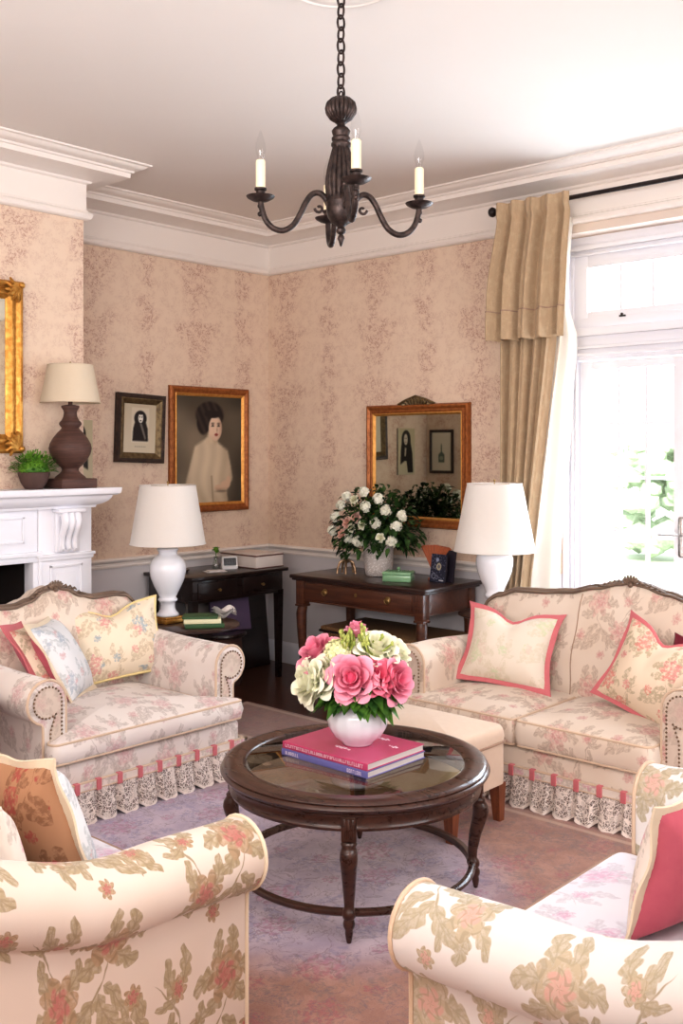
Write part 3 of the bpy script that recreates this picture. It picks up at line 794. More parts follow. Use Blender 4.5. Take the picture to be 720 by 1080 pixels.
def make_cushion(root, outline, z0, z1, crown, fab, pipem, name='seat_cushion', uvo=(0, 0), r=.03):
    mb = MB(); h = z1 - z0
    ring = [(r, s, z0) for s in (.04, .5, .85, 1)]
    for i in range(1, 5):
        a = i / 4 * PI / 2; ring.append((r * (1 - math.sin(a)), 1, z0 + r * (1 - math.cos(a))))
    ring.append((-.006, 1, (z0 + z1) / 2))
    for i in range(0, 5):
        a = i / 4 * PI / 2; ring.append((r * (1 - math.cos(a)), 1, z1 - r + r * math.sin(a)))
    for s in (.93, .82, .68, .5, .3, .12, .03): ring.append((r, s, z1 + crown * (1 - s * s)))
    mb.slab(outline, ring, lambda a, b, hh: (a, b, hh))
    o = mb.obj(name, fab, root, smooth=60, uvoff=uvo)
    n = len(outline); pts = []
    for i in range(n):
        a = Vector(outline[i - 1]); b = Vector(outline[(i + 1) % n]); t = (b - a).normalized()
        pts.append(Vector(outline[i]) - Vector((t.y, -t.x)) * .008)
    mb = MB()
    mb.tube([(p.x, p.y, z1 - .010) for p in pts], .0055, 6, closed=True)
    mb.tube([(p.x, p.y, z0 + .010) for p in pts], .0055, 6, closed=True)
    mb.obj('piping', pipem, o)
    return o
def make_back(root, wb, ztab, D, fab, zb=.30, seams=(), crest=None, thick=.17, lean=.22, uvo=(0, 0), cx=0.0):
    """camel back from a top-line table ztab [(|x|, z)], leaning backwards"""
    N = 48; top = []
    for i in range(N + 1):
        x = wb - 2 * wb * i / N
        top.append((x, smt(ztab, abs(x - cx) if not callable(cx) else x)))
    sh = top[0][1]
    out = [(-wb, zb), (wb, zb)] + [(wb, zb + (sh - .05 - zb) * t) for t in (.35, .7, 1)]
    sl = top[-1][1]
    full = out + top[1:-1] + [(-wb, zb + (sl - .05 - zb) * t) for t in (1, .7, .35)]
    y0 = D - .30
    fm = lambda a, b, h: (a, y0 + h + lean * (b - zb), b)
    r = .035
    ring = [(r, .03, thick), (r, .5, thick), (r, 1, thick), (r * .3, 1, thick - r * .3), (0, 1, thick - r)]
    ring += [(0, 1, r), (r * .3, 1, r * .3), (r, 1, 0)]
    def seam(a, b, s):
        return -.045 * (1 - s * s)
    ring += [(r, s, seam) for s in (.95, .85, .72, .58, .44, .3, .16, .03)]
    mb = MB(); mb.slab(full, ring, fm, ctr=(0, (zb + sh) / 2))
    b = mb.obj('backrest', fab, root, smooth=60, uvoff=uvo)
    if seams:
        from mathutils.bvhtree import BVHTree
        bvh = BVHTree.FromPolygons([Vector(v) for v in mb.v], mb.f)
    for q in seams:
        zt = smt(ztab, abs(q - cx)) - .02; pts = []
        for k in range(13):
            z = zb + .10 + (zt - zb - .10) * k / 12
            hit = bvh.ray_cast(Vector((q, -2, z)), Vector((0, 1, 0)))[0]
            if hit: pts.append((q + .004 * math.sin(k), hit.y + .0005, z))
        m2 = MB(); m2.tube(pts, .0035, 6); m2.obj('back_seam', M['pipedark'], b)
    if crest is not None:
        pth = [(wb + .004, sh - .12)] + [(wb + .004, sh - .05)] + top[1:-1] + [(-wb - .004, sl - .05), (-wb - .004, sl - .12)]
        mb = MB()
        mb.tube([(a, y0 + .035 + lean * (z - zb), z + .006) for a, z in pth], .013, 8)
        mb.tube([(a, y0 + .012 + lean * (z - zb), z + .001) for a, z in pth], .008, 6)
        cr = mb.obj('crest_rail', M['crestwood'], b)
        zt = smt(ztab, 0); yy = y0 + .012 + lean * (zt - zb); c0 = crest
        mb = MB()
        for k in range(7):
            a = (k - 3) * .38
            mb.tube([(c0 + .012 * math.sin(a), yy, zt - .012), (c0 + .030 * math.sin(a), yy - .012, zt + .018 * math.cos(a)), (c0 + .044 * math.sin(a), yy - .006, zt + .004 + .032 * math.cos(a))], [.004, .008, .005], 6)
        mb.ball((c0, yy - .012, zt - .008), .013, 2)
        for sg in (-1, 1):
            for k in range(5):
                t = k / 4; x = c0 + sg * (.035 + .10 * t); z = smt(ztab, abs(x - cx)) + .008
                mb.tube([(x, yy - .006, z - .006), (x + sg * .020, yy - .014, z + .008 - .006 * t), (x + sg * .036, yy - .004, z - .006)], [.004, .008 - .003 * t, .003], 6)
        part(mb, 'carved_crest', M['crestwood'], cr, 'carved shell and leaf crest ornament')
    return b
def make_skirt(root, xo, D, tab=.105):
    """gathered lace ruffle under a tape with pink tabs"""
    def path(s):
        Ls = D - .08
        if s < Ls: return (-xo, Ls - s, -1, 0)
        s -= Ls
        if s < 2 * xo: return (-xo + s, 0, 0, -1)
        s -= 2 * xo
        return (xo, min(s, Ls), 1, 0)
    T = 2 * (D - .08) + 2 * xo
    Ls = D - .08
    n = int(T / .006); 
    def off(s):
        ph = ((s - Ls) / tab) % 1.0
        k = min(1, max(0, (min(ph, 1 - ph) - .06) / .12)); k = k * k * (3 - 2 * k)
        return k, ph
    vs = []; fs = []; us = []; uvs = []
    zl = (0, .25, .5, .75, 1)
    for i in range(n + 1):
        s = T * i / n; x, y, nx, ny = path(s); k, ph = off(s)
        hem = .010 + .016 * (1 - math.sin(PI * ph)) + .006 * math.sin(s * 60)
        for j, t in enumerate(zl):
            o = .010 + (.030 * k + .004 * math.sin(s * 90)) * (.25 + .75 * (1 - t)) + .008 * (1 - t)
            z = hem + (.152 - hem) * t
            vs.append((x + nx * o, y + ny * o, z)); uvs.append((s, z - hem + .004))
    m = len(zl)
    for i in range(n):
        for j in range(m - 1):
            f = (i * m + j, (i + 1) * m + j, (i + 1) * m + j + 1, i * m + j + 1)
            fs.append(f); us.append([uvs[q] for q in f])
    mb = MB(); mb.add(vs, fs, us); mb.obj('lace_ruffle', M['lace'], root, smooth=60)
    mb = MB()
    def strip(z0, z1, o0, o1, mi):
        mb.box(-xo - o1, xo + o1, -o1, -o0, z0, z1, .001, 1, mi=mi)
        for sg in (-1, 1): mb.box(min(sg * (xo + o0), sg * (xo + o1)), max(sg * (xo + o0), sg * (xo + o1)), -o1, D - .08, z0, z1, .001, 1, mi=mi)
    strip(.148, .180, .004, .020, 0); strip(.144, .1485, .004, .023, 1); strip(.178, .182, .004, .022, 1)
    k = 0
    while k * tab <= 2 * xo - .02:
        x = -xo + .012 + k * tab; mb.box(x - .012, x + .012, -.026, -.004, .138, .186, .002, 1, mi=2); k += 1
    for k in range(1, int((D - .08) / tab)): # side tabs
        for sg in (-1, 1): mb.box(sg * (xo + .012) - .013, sg * (xo + .012) + .013, k * tab - .012, k * tab + .012, .138, .186, .002, 1, mi=2)
    mb.obj('skirt_tape', [M['rosefl'], M['pipe'], M['pinktrim']], root, smooth=30)

# ---- armchair by the fireplace
A1 = thing('upholstered_armchair', 'pink toile armchair with carved crest and lace skirt in front of the white fireplace', 'armchair', (1.85, -2.465, 0), PI / 2, 'matching upholstered seats')
wi = .405
mb = MB(); mb.box(-wi - .105, wi + .105, .0, .90, .10, .268, .022, 3); mb.obj('seat_base', M['toilegrey'], A1, uvoff=(.05, .1))
for sx in (-1, 1): make_arm(A1, sx, wi, .95, lambda y: .525 + .02 * sst(.3, .9, y), .12, M['toilegrey'], M['pipe'], M['armpanel'], uvo=(.1, .0))
out = rpoly([(-wi - .11, -.03), (wi + .11, -.03), (wi + .11, .045), (wi - .004, .075), (wi - .004, .72), (-wi + .004, .72), (-wi + .004, .075), (-wi - .11, .045)], [.05, .05, .03, .03, .05, .05, .03, .03], 5)
make_cushion(A1, resample(out, .05), .272, .372, .045, M['toilegrey'], M['pipe'], uvo=(.12, .06))
make_back(A1, wi + .065, [(0, .875), (.06, .862), (.14, .822), (.22, .803), (.34, .806), (.41, .796), (.47, .752)], .95, M['toile'], crest=0.0, uvo=(.2, .1))
make_skirt(A1, wi + .112, .95)
# ---- loveseat by the door
A2 = thing('upholstered_loveseat', 'two-cushion pink toile loveseat with carved crest and lace skirt below the glazed door', 'sofa', (3.10, -1.43, 0), 0, 'matching upholstered seats')
wi = .59
mb = MB(); mb.box(-wi - .105, wi + .105, .0, .76, .10, .262, .022, 3); mb.obj('seat_base', M['toile'], A2, uvoff=(.03, .0))
for sx in (-1, 1): make_arm(A2, sx, wi, .82, lambda y: .525 - .03 * sst(.2, .8, y), .12, M['toile'], M['pipe'], M['armpanel'], uvo=(.2, .1))
for sg in (-1, 1):
    pts = [(-.045, -.025), (wi - .004, -.025), (wi - .004, .60), (-.045, .60)]
    if sg < 0: pts = [(-x - .09, y) for x, y in pts][::-1]
    make_cushion(A2, resample(rpoly(pts, [.03, .05, .04, .03] if sg > 0 else [.03, .04, .05, .03], 5), .05), .262, .388, .03, M['toile'], M['pipe'], uvo=(.3, .02 + .1 * sg))
make_back(A2, wi + .065, [(0, .925), (.05, .915), (.18, .885), (.32, .852), (.48, .838), (.62, .832), (.72, .80), (.86, .72)], .82, M['toile'], zb=.28, seams=(-.08,), crest=.16, cx=.16, uvo=(.1, .25))
make_skirt(A2, wi + .112, .82)
# ---- the two seats nearest the camera
zfg = lambda y: .535 + .012 * sst(.05, .35, y) + .13 * sst(.42, .95, y)
A3 = thing('upholstered_loveseat', 'large cream damask sofa with rolled arm and tan roses at lower left, turned away', 'sofa', (2.785, -3.42, 0), PI, 'matching upholstered seats')
wi = .665
mb = MB(); mb.box(-wi - .10, wi + .10, .03, .92, .05, .268, .02, 3); mb.obj('seat_base', M['damask'], A3)
for sx in (-1, 1): make_arm(A3, sx, wi, 1.0, zfg, .05, M['damask'], M['creamtrim'], uvo=(.0, .15))
for c0 in (-wi / 2, wi / 2): make_cushion(A3, resample(rpoly([(c0 - wi / 2 + .003, .01), (c0 + wi / 2 - .003, .01), (c0 + wi / 2 - .003, .74), (c0 - wi / 2 + .003, .74)], .05, 5), .05), .272, .388, .035, M['seatpale'], M['pipedark'])
make_back(A3, wi + .10, [(0, .90), (.3, .885), (.58, .85), (.76, .78)], 1.0, M['damask'], crest=None)
A4 = thing('upholstered_armchair', 'large white damask armchair with rolled arm and pale lilac seat at lower right', 'armchair', (4.05, -2.93, 0), -PI / 2, 'matching upholstered seats')
wi = .465
mb = MB(); mb.box(-wi - .10, wi + .10, .03, .92, .05, .268, .02, 3); mb.obj('seat_base', M['damaskw'], A4)
for sx in (-1, 1): make_arm(A4, sx, wi, 1.0, zfg, .05, M['damaskw'], M['pipe'], uvo=(.02, .02))
make_cushion(A4, resample(rpoly([(-wi + .004, .005), (wi - .004, .005), (wi - .004, .74), (-wi + .004, .74)], [.05, .05, .05, .05], 5), .05), .272, .392, .035, M['seatpale'], M['pipedark'])
make_back(A4, wi + .10, [(0, .90), (.2, .885), (.38, .85), (.55, .78)], 1.0, M['damaskw'], crest=None)

# ---- throw pillows
def pillow(label, w, h, T, loc, rot, front, back, border=None, bw=.035, pipe=None, chop=.03, group='throw pillows', twist=0.0):
    """local: face towards -y, standing on its lower edge, base at the origin"""
    N = 14; out = []
    def edge(p, q, dip):
        for k in range(N):
            t = k / N; a = Vector(p).lerp(Vector(q), t); d = (Vector(q) - Vector(p)).normalized()
            o = Vector((-d.y, d.x)) * dip * math.sin(PI * t) ** .8
            out.append((a + o)[:])
    W2 = w / 2; c = .03
    edge((-W2, 0), (W2, 0), .03 * h); edge((W2, 0), (W2, h), .07 * w); edge((W2, h), (-W2, h), .05 * h); edge((-W2, h), (-W2, 0), .07 * w)
    res = []
    for (a, b) in out:
        if b > h * .5: b -= chop * math.exp(-(a / (.16 * w)) ** 2)
        res.append((a, b))
    def hh(sg):
        def f(a, b, s):
            ua = min(1, abs(a) / (w * .5)); ub = min(1, abs(b - h * .5) / (h * .5))
            q = (1 - s ** 5) ** .6 * ((1 - ua ** 2.4) * (1 - ub ** 2.4)) ** .5 * T / 2
            q *= 1 - (.40 if chop > .02 else .08) * math.exp(-(a / (.11 * w)) ** 2) * max(0, (b / h - .45)) / .55
            q += .0025 * math.sin(a * 38 + b * 21) * (1 - s)
            return -sg * q + twist * a * (b - h / 2)
        return f
    S = (.03, .2, .38, .55, .7, .82, .91, .97)
    ring = [(0, s, hh(-1)) for s in S] + [(0, 1, lambda a, b, s: twist * a * (b - h / 2))] + [(0, s, hh(1)) for s in S[::-1]]
    mb = MB(); mb.slab(res, ring, lambda a, b, y: (a, y, b), ctr=(0, h * .48), split=8)
    p = mb.obj('throw_pillow', [front, back], None, loc, rot, smooth=75, uvoff=(.11, .05), recalc=True)
    tag(p, label, 'pillow', group)
    cc = Vector((0, h * .48))
    if border:
        mb = MB(); vs = []; n = len(res)
        for (k, dy) in ((.95, -.006), (1.0 + 2 * bw / w, -.003), (1.0 + 2 * bw / w, .003), (.95, .006)):
            for i, q in enumerate(res):
                v = cc + (Vector(q) - cc) * k; wv = .006 * math.sin(i * .9) if k > 1 else 0
                vs.append((v.x, dy + wv + twist * v.x * (v.y - h / 2), v.y))
        fs = []
        for r in range(4):
            for i in range(n):
                j = (i + 1) % n; fs.append((r * n + i, r * n + j, ((r + 1) % 4) * n + j, ((r + 1) % 4) * n + i))
        mb.add(vs, fs); mb.obj('pillow_border', border, p, smooth=60)
    if pipe:
        mb = MB(); mb.tube([(a * 1.004, twist * a * (b - h / 2), b) for a, b in res], .008, 6, closed=True); mb.obj('piping', pipe, p)
    return p
def R3(x, y, z): return (x * D2R, y * D2R, z * D2R)
def by_axes(ex, ez):
    ex = Vector(ex).normalized(); ez = Vector(ez); ez = (ez - ex * ez.dot(ex)).normalized(); ey = ez.cross(ex)
    return Matrix((ex, ey, ez)).transposed().to_euler()
EX, EZ = (-.64, .77, 0), (-.06, -.30, .40)
# armchair
pillow('rose-pink pillow with beige face behind the pale blue one in the fireside armchair', .36, .38, .12, (1.27, -2.56, .405), by_axes(EX, EZ), M['beigefl'], M['pink'], border=M['pinktrim'], bw=.03, chop=.0)
pillow('pale blue sprigged pillow with cream edge leaning on the near arm of the fireside armchair', .36, .40, .15, (1.35, -2.49, .400), by_axes(EX, EZ), M['bluegrey'], M['pink'], border=M['creamtrim'], bw=.018, chop=.0)
pillow('cream sprigged pillow with yellow piping on the far side of the fireside armchair', .52, .38, .17, (1.26, -2.20, .415), R3(-20, -5, 76), M['sprig'], M['sprig'], pipe=M['yellowtrim'], chop=.05)
# loveseat
pillow('oatmeal pillow with coral border and dented top on the left of the loveseat', .46, .36, .16, (2.74, -1.07, .425), R3(-24, 3, 10), M['faintgreen'], M['faintgreen'], border=M['pinktrim'], bw=.026, chop=.05)
pillow('beige rose-print pillow with coral border on the right of the loveseat', .40, .38, .16, (3.44, -1.13, .42), R3(-22, 16, -10), M['beigefl'], M['beigefl'], border=M['pinktrim'], bw=.018, chop=.05)
pillow('deep red pillow tucked behind the rose-print one against the right arm', .32, .32, .12, (3.62, -1.0, .425), R3(-18, 4, -18), M['deepred'], M['deepred'], chop=.0)
# near seats
pillow('tan and red floral pillow with cream piping on the lower left sofa', .44, .37, .17, (3.165, -3.755, .425), R3(-18, 8, 176), M['bluegrey'], M['brownfl'], border=M['creamtrim'], bw=.022, chop=.0)
pillow('pale rose floral pillow at the left edge nearest the camera', .38, .34, .14, (3.27, -3.98, .43), R3(-14, 6, 178), M['rosefl'], M['rosefl'], chop=.0)
pillow('rose-pink pillow with ruffled cream edge in the lower right armchair', .44, .34, .17, (4.40, -2.85, .425), R3(-15, 0, -97), M['rosefl'], M['pink'], border=M['creamtrim'], bw=.02, chop=.0)

# ---- footstool
FS = thing('footstool', 'beige linen footstool on tapered wooden legs between the coffee table and the loveseat', 'stool', (2.86, -1.815, 0))
sw, sd = .27, .19
o = resample(rpoly([(-sw, -sd), (sw, -sd), (sw, sd), (-sw, sd)], .04, 5), .06)
mb = MB(); ring = [(0, .05, .17), (0, 1, .17), (0, 1, .345)]; mb.slab(o, ring, lambda a, b, h: (a, b, h)); mb.obj('upholstered_apron', M['stool'], FS, smooth=50)
mb = MB(); r = .03
ring = [(0, .05, .342), (0, 1, .342), (-.004, 1, .365)] + [(r * (1 - math.cos(i / 4 * PI / 2)), 1, .385 + r * math.sin(i / 4 * PI / 2)) for i in range(5)] + [(r, s, .415 + .03 * (1 - s * s)) for s in (.9, .75, .55, .35, .15, .03)]
mb.slab(o, ring, lambda a, b, h: (a, b, h)); cs = mb.obj('cushion_top', M['stool'], FS, smooth=60)
mb = MB(); mb.tube([(a * 1.008, b * 1.008, .344) for a, b in o], .006, 6, closed=True); mb.obj('piping', M['pipedark'], cs)
for sx in (-1, 1):
    for sy in (-1, 1):
        mb = MB(); x, y = sx * (sw - .028), sy * (sd - .028)
        vs = []
        for z, k, q in ((.172, .026, 0), (.0, .015, .012)):
            for dx, dy in ((-1, -1), (1, -1), (1, 1), (-1, 1)): vs.append((x + dx * k + sx * q * .4, y + dy * k + sy * q * .4, z))
        mb.add(vs, [(3, 2, 1, 0), (4, 5, 6, 7), (0, 1, 5, 4), (1, 2, 6, 5), (2, 3, 7, 6), (3, 0, 4, 7)])
        mb.obj('leg', M['legwood'], FS, smooth=0)
# ---- rug
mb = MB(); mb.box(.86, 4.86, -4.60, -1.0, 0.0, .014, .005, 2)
tag(mb.obj('persian_rug', M['rug'], smooth=30), 'large faded pink patterned rug with lilac window glow in its colour under the coffee table', 'rug')
# ------------------------------------------------------------------ coffee table
CT = thing('coffee_table', 'round dark wood coffee table with glass top and ring stretcher', 'table', (3.075, -2.516, .014))
mb = MB()
mb.lathe([(.384, .408), (.430, .404), (.452, .408), (.468, .416), (.474, .426), (.470, .434), (.462, .437), (.466, .441), (.462, .447), (.450, .450), (.400, .451), (.388, .447), (.384, .438), (.384, .408)], 96, caps=False)
tt = mb.obj('tabletop_ring', M['table'], CT, smooth=50)
mb = MB(); mb.lathe([(.0, .434), (.386, .434), (.386, .443), (.378, .446), (.0, .446)], 96); mb.obj('glass_top', M['tableglass'], CT, smooth=30)
mb = MB(); mb.lathe([(.415, .355), (.440, .352), (.444, .362), (.438, .372), (.440, .395), (.448, .405), (.415, .405), (.415, .355)], 96, caps=False)
mb.tube([(.452 * math.cos(a), .452 * math.sin(a), .4065) for a in [2 * PI * k / 96 for k in range(96)]], .005, 6, closed=True)
mb.obj('apron', M['table'], CT, smooth=40)
LR = .425
# camera-facing leg first: directions measured in the room
base_ang = math.atan2(-2.842 + 2.516, 3.338 - 3.075)
for k in range(4):
    a = base_ang + k * PI / 2
    Mx = Matrix.Rotation(a, 4, 'Z') @ Matrix.Translation((LR, 0, 0))
    mb = MB()
    mb.box(-.022, .022, -.024, .024, .318, .405, .005, 2, M=Mx)
    for j in (-1, 0, 1): mb.box(.020, .0255, j * .013 - .0035, j * .013 + .0035, .332, .392, .0015, 1, M=Mx)
    prof = [(.0, .31), (.022, .320), (.026, .312), (.022, .304), (.024, .298), (.0275, .286), (.0285, .268), (.026, .24), (.022, .19), (.0175, .13), (.0155, .105), (.021, .098), (.023, .088), (.021, .078), (.0155, .072), (.019, .060), (.018, .050), (.012, .040), (.013, .030), (.010, .012), (.007, .0), (.0, .0)][::-1]
    def bend(p):
        z = p.z; p = p.copy(); p.x += .018 * math.exp(-((z - .27) / .05) ** 2) - .012 * math.exp(-((z - .12) / .06) ** 2); return Mx @ p
    sub = MB(); sub.lathe(prof, 16)
    sub.v = [tuple(bend(Vector(v))) for v in sub.v]; mb.merge(sub)
    mb.obj('leg', M['table'], CT, smooth=50)
mb = MB(); mb.lathe([(.398, .078), (.418, .078), (.424, .084), (.424, .094), (.418, .099), (.402, .099), (.398, .094), (.398, .078)], 96, caps=False)
mb.obj('ring_stretcher', M['table'], CT, smooth=40)

# ---- books on the table
def book(name, label, L, W, T, cover, loc, rotz, group=None, marks=True, foil=False):
    """spine along -y (local), pages on the other three sides"""
    b = thing(name, label, 'book', loc, rotz, group)
    t = .003
    mb = MB(); mb.box(-L / 2, L / 2, -W / 2, W / 2, 0, t, .001, 1); mb.box(-L / 2, L / 2, -W / 2, W / 2, T - t, T, .001, 1)
    mb.box(-L / 2, L / 2, -W / 2 - .001, -W / 2 + .004, 0.0005, T - .0005, .0015, 2)
    c = mb.obj('cover', cover, b, smooth=30)
    mb = MB(); mb.box(-L / 2 + .004, L / 2 - .004, -W / 2 + .004, W / 2 - .004, t, T - t); mb.obj('page_block', M['paper'], b, smooth=0)
    if marks:
        r = random.Random(int(L * 1000) + int(T * 9000)); y = -W / 2 - .0014
        def word(x0, n, hgt):
            x = x0; mb = MB()
            for k in range(n):
                wv = r.uniform(.004, .007); z0 = T / 2 - hgt / 2
                st = r.choice((0, 1, 2))
                mb.box(x, x + .0016, y - .0004, y + .001, z0, z0 + hgt)
                if st != 1: mb.box(x, x + wv, y - .0004, y + .001, z0 + hgt - .0018, z0 + hgt)
                if st != 0: mb.box(x, x + wv, y - .0004, y + .001, z0, z0 + .0018)
                if st == 2: mb.box(x + wv - .0016, x + wv, y - .0004, y + .001, z0, z0 + hgt)
                x += wv + .003
            mb.obj('spine_lettering', M['print'], c, smooth=0)
        if marks == 1: word(-L / 2 + .015, 34, T * .42); word(L / 2 - .085, 8, T * .5)
        else: word(-L / 2 + .02, 8, T * .5); word(L / 2 - .09, 8, T * .5)
    if foil:
        r = random.Random(5)
        for (x0, y0, n) in ((-.13, .04, 5), (.02, .10, 6), (.12, .05, 4), (-.02, -.08, 7)):
            mb = MB()
            for k in range(n):
                x = x0 + k * .011; mb.box(x, x + .007, y0 + r.uniform(-.006, .006), y0 + r.uniform(.006, .016), T - .0004, T + .0006)
            mb.obj('cover_lettering', M['print'], c, smooth=0)
    return b
zt = .4605
book('coffee_table_book', 'blue-violet spined book lying under the pink one on the coffee table', .405, .315, .024, M['bookblue'], (3.055, -2.503, zt), 0, None, 2)
book('coffee_table_book', 'large pink cloth book on top of the blue one under the rose vase', .40, .31, .025, M['bookpink'], (3.055, -2.503, zt + .0243), 0, None, 1, True)
zt2 = zt + .0243 + .0254
# ---- melon vase with roses
VX, VY = 3.074, -2.50
V1 = MB(); V1.lathe([(.0, 0), (.052, 0), (.056, .006), (.060, .012), (.085, .032), (.102, .062), (.106, .09), (.100, .118), (.085, .142), (.068, .156), (.060, .162), (.064, .170), (.060, .172), (.056, .165), (.06, .156), (.04, .15), (.0, .15)], 64, rf=lambda a, z: 1 + .022 * abs(math.cos(8 * a)) * sst(.01, .04, z) * (1 - sst(.13, .16, z)))
tag(V1.obj('flower_vase', M['ceramic'], loc=(VX, VY, zt2), smooth=60), 'small round white ribbed vase on the pink book', 'vase')
def frame_to(d):
    d = Vector(d).normalized(); return d.to_track_quat('Z', 'Y').to_matrix().to_4x4()
def add_rose(mb, c, d, R, seed, open_=1.0):
    """spiralling rings of cupped petals around axis d"""
    r = random.Random(seed); Mx = Matrix.Translation(c) @ frame_to(d)
    layers = [(3, .20, 12, .62), (4, .36, 22, .66), (5, .58, 38, .66), (5, .80, 56, .62), (6, 1.0, 74, .54)]
    for li, (n, rad, tilt, hgt) in enumerate(layers):
        for k in range(n):
            a0 = 2 * PI * (k + .5 * (li % 2)) / n + r.uniform(-.2, .2)
            wd = (1.25 if li < 2 else 1.05) * 2 * PI / n * .62
            tl = (tilt + r.uniform(-6, 6)) * D2R * open_; HL = R * hgt * r.uniform(.92, 1.08) * 1.25
            def fn(u, v, a0=a0, wd=wd, tl=tl, HL=HL, rad=rad, li=li):
                uu = (u - .5) * 2
                w = wd * math.sin(PI * (.12 + .76 * v)) ** .6 * (1 if v < .9 else .92)
                a = a0 + uu * w
                vv = v * (1 - .14 * uu * uu)
                rr = R * .05 + R * rad * .52 * math.sin(min(1, vv * 1.25) * PI / 2) + HL * .55 * math.sin(tl) * vv ** 1.4
                zz = R * -.25 + HL * math.cos(tl * .85) * vv + R * .22 * (1 - li / 5) * vv
                cur = max(0, vv - .78) / .22
                rr += cur * R * (.05 + .05 * li / 4); zz -= cur * cur * R * (.03 + .045 * li)
                return Mx @ Vector((rr * math.cos(a), rr * math.sin(a), zz))
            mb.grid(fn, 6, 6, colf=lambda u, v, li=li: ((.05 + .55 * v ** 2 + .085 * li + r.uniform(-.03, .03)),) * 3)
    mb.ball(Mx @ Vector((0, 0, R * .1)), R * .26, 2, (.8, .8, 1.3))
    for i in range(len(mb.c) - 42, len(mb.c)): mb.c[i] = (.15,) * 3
def add_cluster(mb, c, d, R, n, seed, fs=.016, half=True):
    r = random.Random(seed); Mx = Matrix.Translation(c) @ frame_to(d)
    for k in range(n):
        z = 1 - (k + .5) / n * (1.35 if half else 2); ph = k * 2.39996
        q = math.sqrt(max(0, 1 - z * z)); p = Vector((q * math.cos(ph), q * math.sin(ph), z)) * R * (r.uniform(.88, 1.06) if n > 45 else r.uniform(.6, 1.35))
        F = Mx @ Matrix.Translation(p) @ frame_to(p) @ Matrix.Rotation(r.uniform(0, 6), 4, 'Z')
        for j in range(4):
            a = j * PI / 2; ca, sa = math.cos(a), math.sin(a)
            pts = [(0, 0, 0), (.6, -.5, .18), (1.1, 0, .25), (.6, .5, .18)]
            vs = [F @ Vector(((x * ca - y * sa) * fs, (x * sa + y * ca) * fs, zz * fs)) for x, y, zz in pts]
            b = r.uniform(.45, 1)
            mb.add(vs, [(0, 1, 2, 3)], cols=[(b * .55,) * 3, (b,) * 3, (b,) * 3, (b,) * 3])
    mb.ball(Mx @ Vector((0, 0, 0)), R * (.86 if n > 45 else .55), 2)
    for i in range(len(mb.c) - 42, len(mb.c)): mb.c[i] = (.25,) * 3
def add_leaf(mb, p, d, L, W, droop=.3, seed=0, fold=.25):
    d = Vector(d).normalized(); side = d.cross(Vector((0, 0, 1)))
    if side.length < .1: side = Vector((1, 0, 0))
    side.normalize(); up = side.cross(d); p = Vector(p)
    vs = []
    prof = ((0, .12), (.25, .8), (.5, 1), (.75, .7), (1, .04))
    for t, w in prof:
        c = p + d * (L * t) - Vector((0, 0, 1)) * (droop * L * t * t)
        vs += [c - side * W * w / 2 + up * W * fold * w, c, c + side * W * w / 2 + up * W * fold * w]
    fs = []
    for i in range(4):
        a = i * 3; fs += [(a, a + 1, a + 4, a + 3), (a + 1, a + 2, a + 5, a + 4)]
    mb.add(vs, fs)
VC = Vector((VX, VY, zt2 + .15))
TOCAM = Vector((.671, -.741, 0)); RT = Vector((.741, .671, 0))
def dpos(right, up, fwd): return VC + RT * right + Vector((0, 0, up + .022)) + TOCAM * fwd
def flower(name, label, kind, pos, d, R, m, seed, group='flowers in the coffee table vase', stem_to=None, **k):
    f = thing(name, label, 'flower', pos, 0, group)
    mb = MB()
    if kind == 'rose': add_rose(mb, (0, 0, 0), d, R, seed, **k)
    else: add_cluster(mb, (0, 0, 0), d, R, k.pop('n', 70), seed, **k)
    mb.obj('blossom', m, f, smooth=80, recalc=False)
    to = (stem_to or VC) - Vector(pos)
    mb = MB(); mb.tube([-Vector(d).normalized() * R * .2, to * .5 - Vector(d).normalized() * R * .5, to - Vector((0, 0, .04))], .003, 6)
    mb.obj('stem', M['leaf'], f)
    return f
P = dpos
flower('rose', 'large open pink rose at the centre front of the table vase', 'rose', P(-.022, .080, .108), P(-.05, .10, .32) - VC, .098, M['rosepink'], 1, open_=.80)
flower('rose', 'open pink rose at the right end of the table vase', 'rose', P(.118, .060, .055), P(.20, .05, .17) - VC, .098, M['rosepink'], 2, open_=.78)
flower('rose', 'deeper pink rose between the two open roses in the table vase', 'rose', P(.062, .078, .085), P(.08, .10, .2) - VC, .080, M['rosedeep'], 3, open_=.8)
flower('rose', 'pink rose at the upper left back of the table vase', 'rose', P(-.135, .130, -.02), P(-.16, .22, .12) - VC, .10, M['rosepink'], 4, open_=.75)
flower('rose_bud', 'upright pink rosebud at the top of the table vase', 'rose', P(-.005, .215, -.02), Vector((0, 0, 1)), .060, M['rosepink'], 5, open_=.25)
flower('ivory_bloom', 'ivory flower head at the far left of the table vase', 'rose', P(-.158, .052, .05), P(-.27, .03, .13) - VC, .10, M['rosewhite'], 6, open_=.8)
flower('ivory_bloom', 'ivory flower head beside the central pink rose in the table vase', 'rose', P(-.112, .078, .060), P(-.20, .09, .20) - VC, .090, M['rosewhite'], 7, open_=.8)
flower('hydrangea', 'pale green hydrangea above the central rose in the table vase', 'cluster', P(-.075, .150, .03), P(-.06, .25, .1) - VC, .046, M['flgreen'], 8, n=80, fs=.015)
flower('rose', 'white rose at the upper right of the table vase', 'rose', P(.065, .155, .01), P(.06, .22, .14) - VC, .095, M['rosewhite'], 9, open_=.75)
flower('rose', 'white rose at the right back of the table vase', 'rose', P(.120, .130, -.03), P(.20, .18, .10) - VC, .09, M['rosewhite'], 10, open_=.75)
mb = MB(); r = random.Random(3)
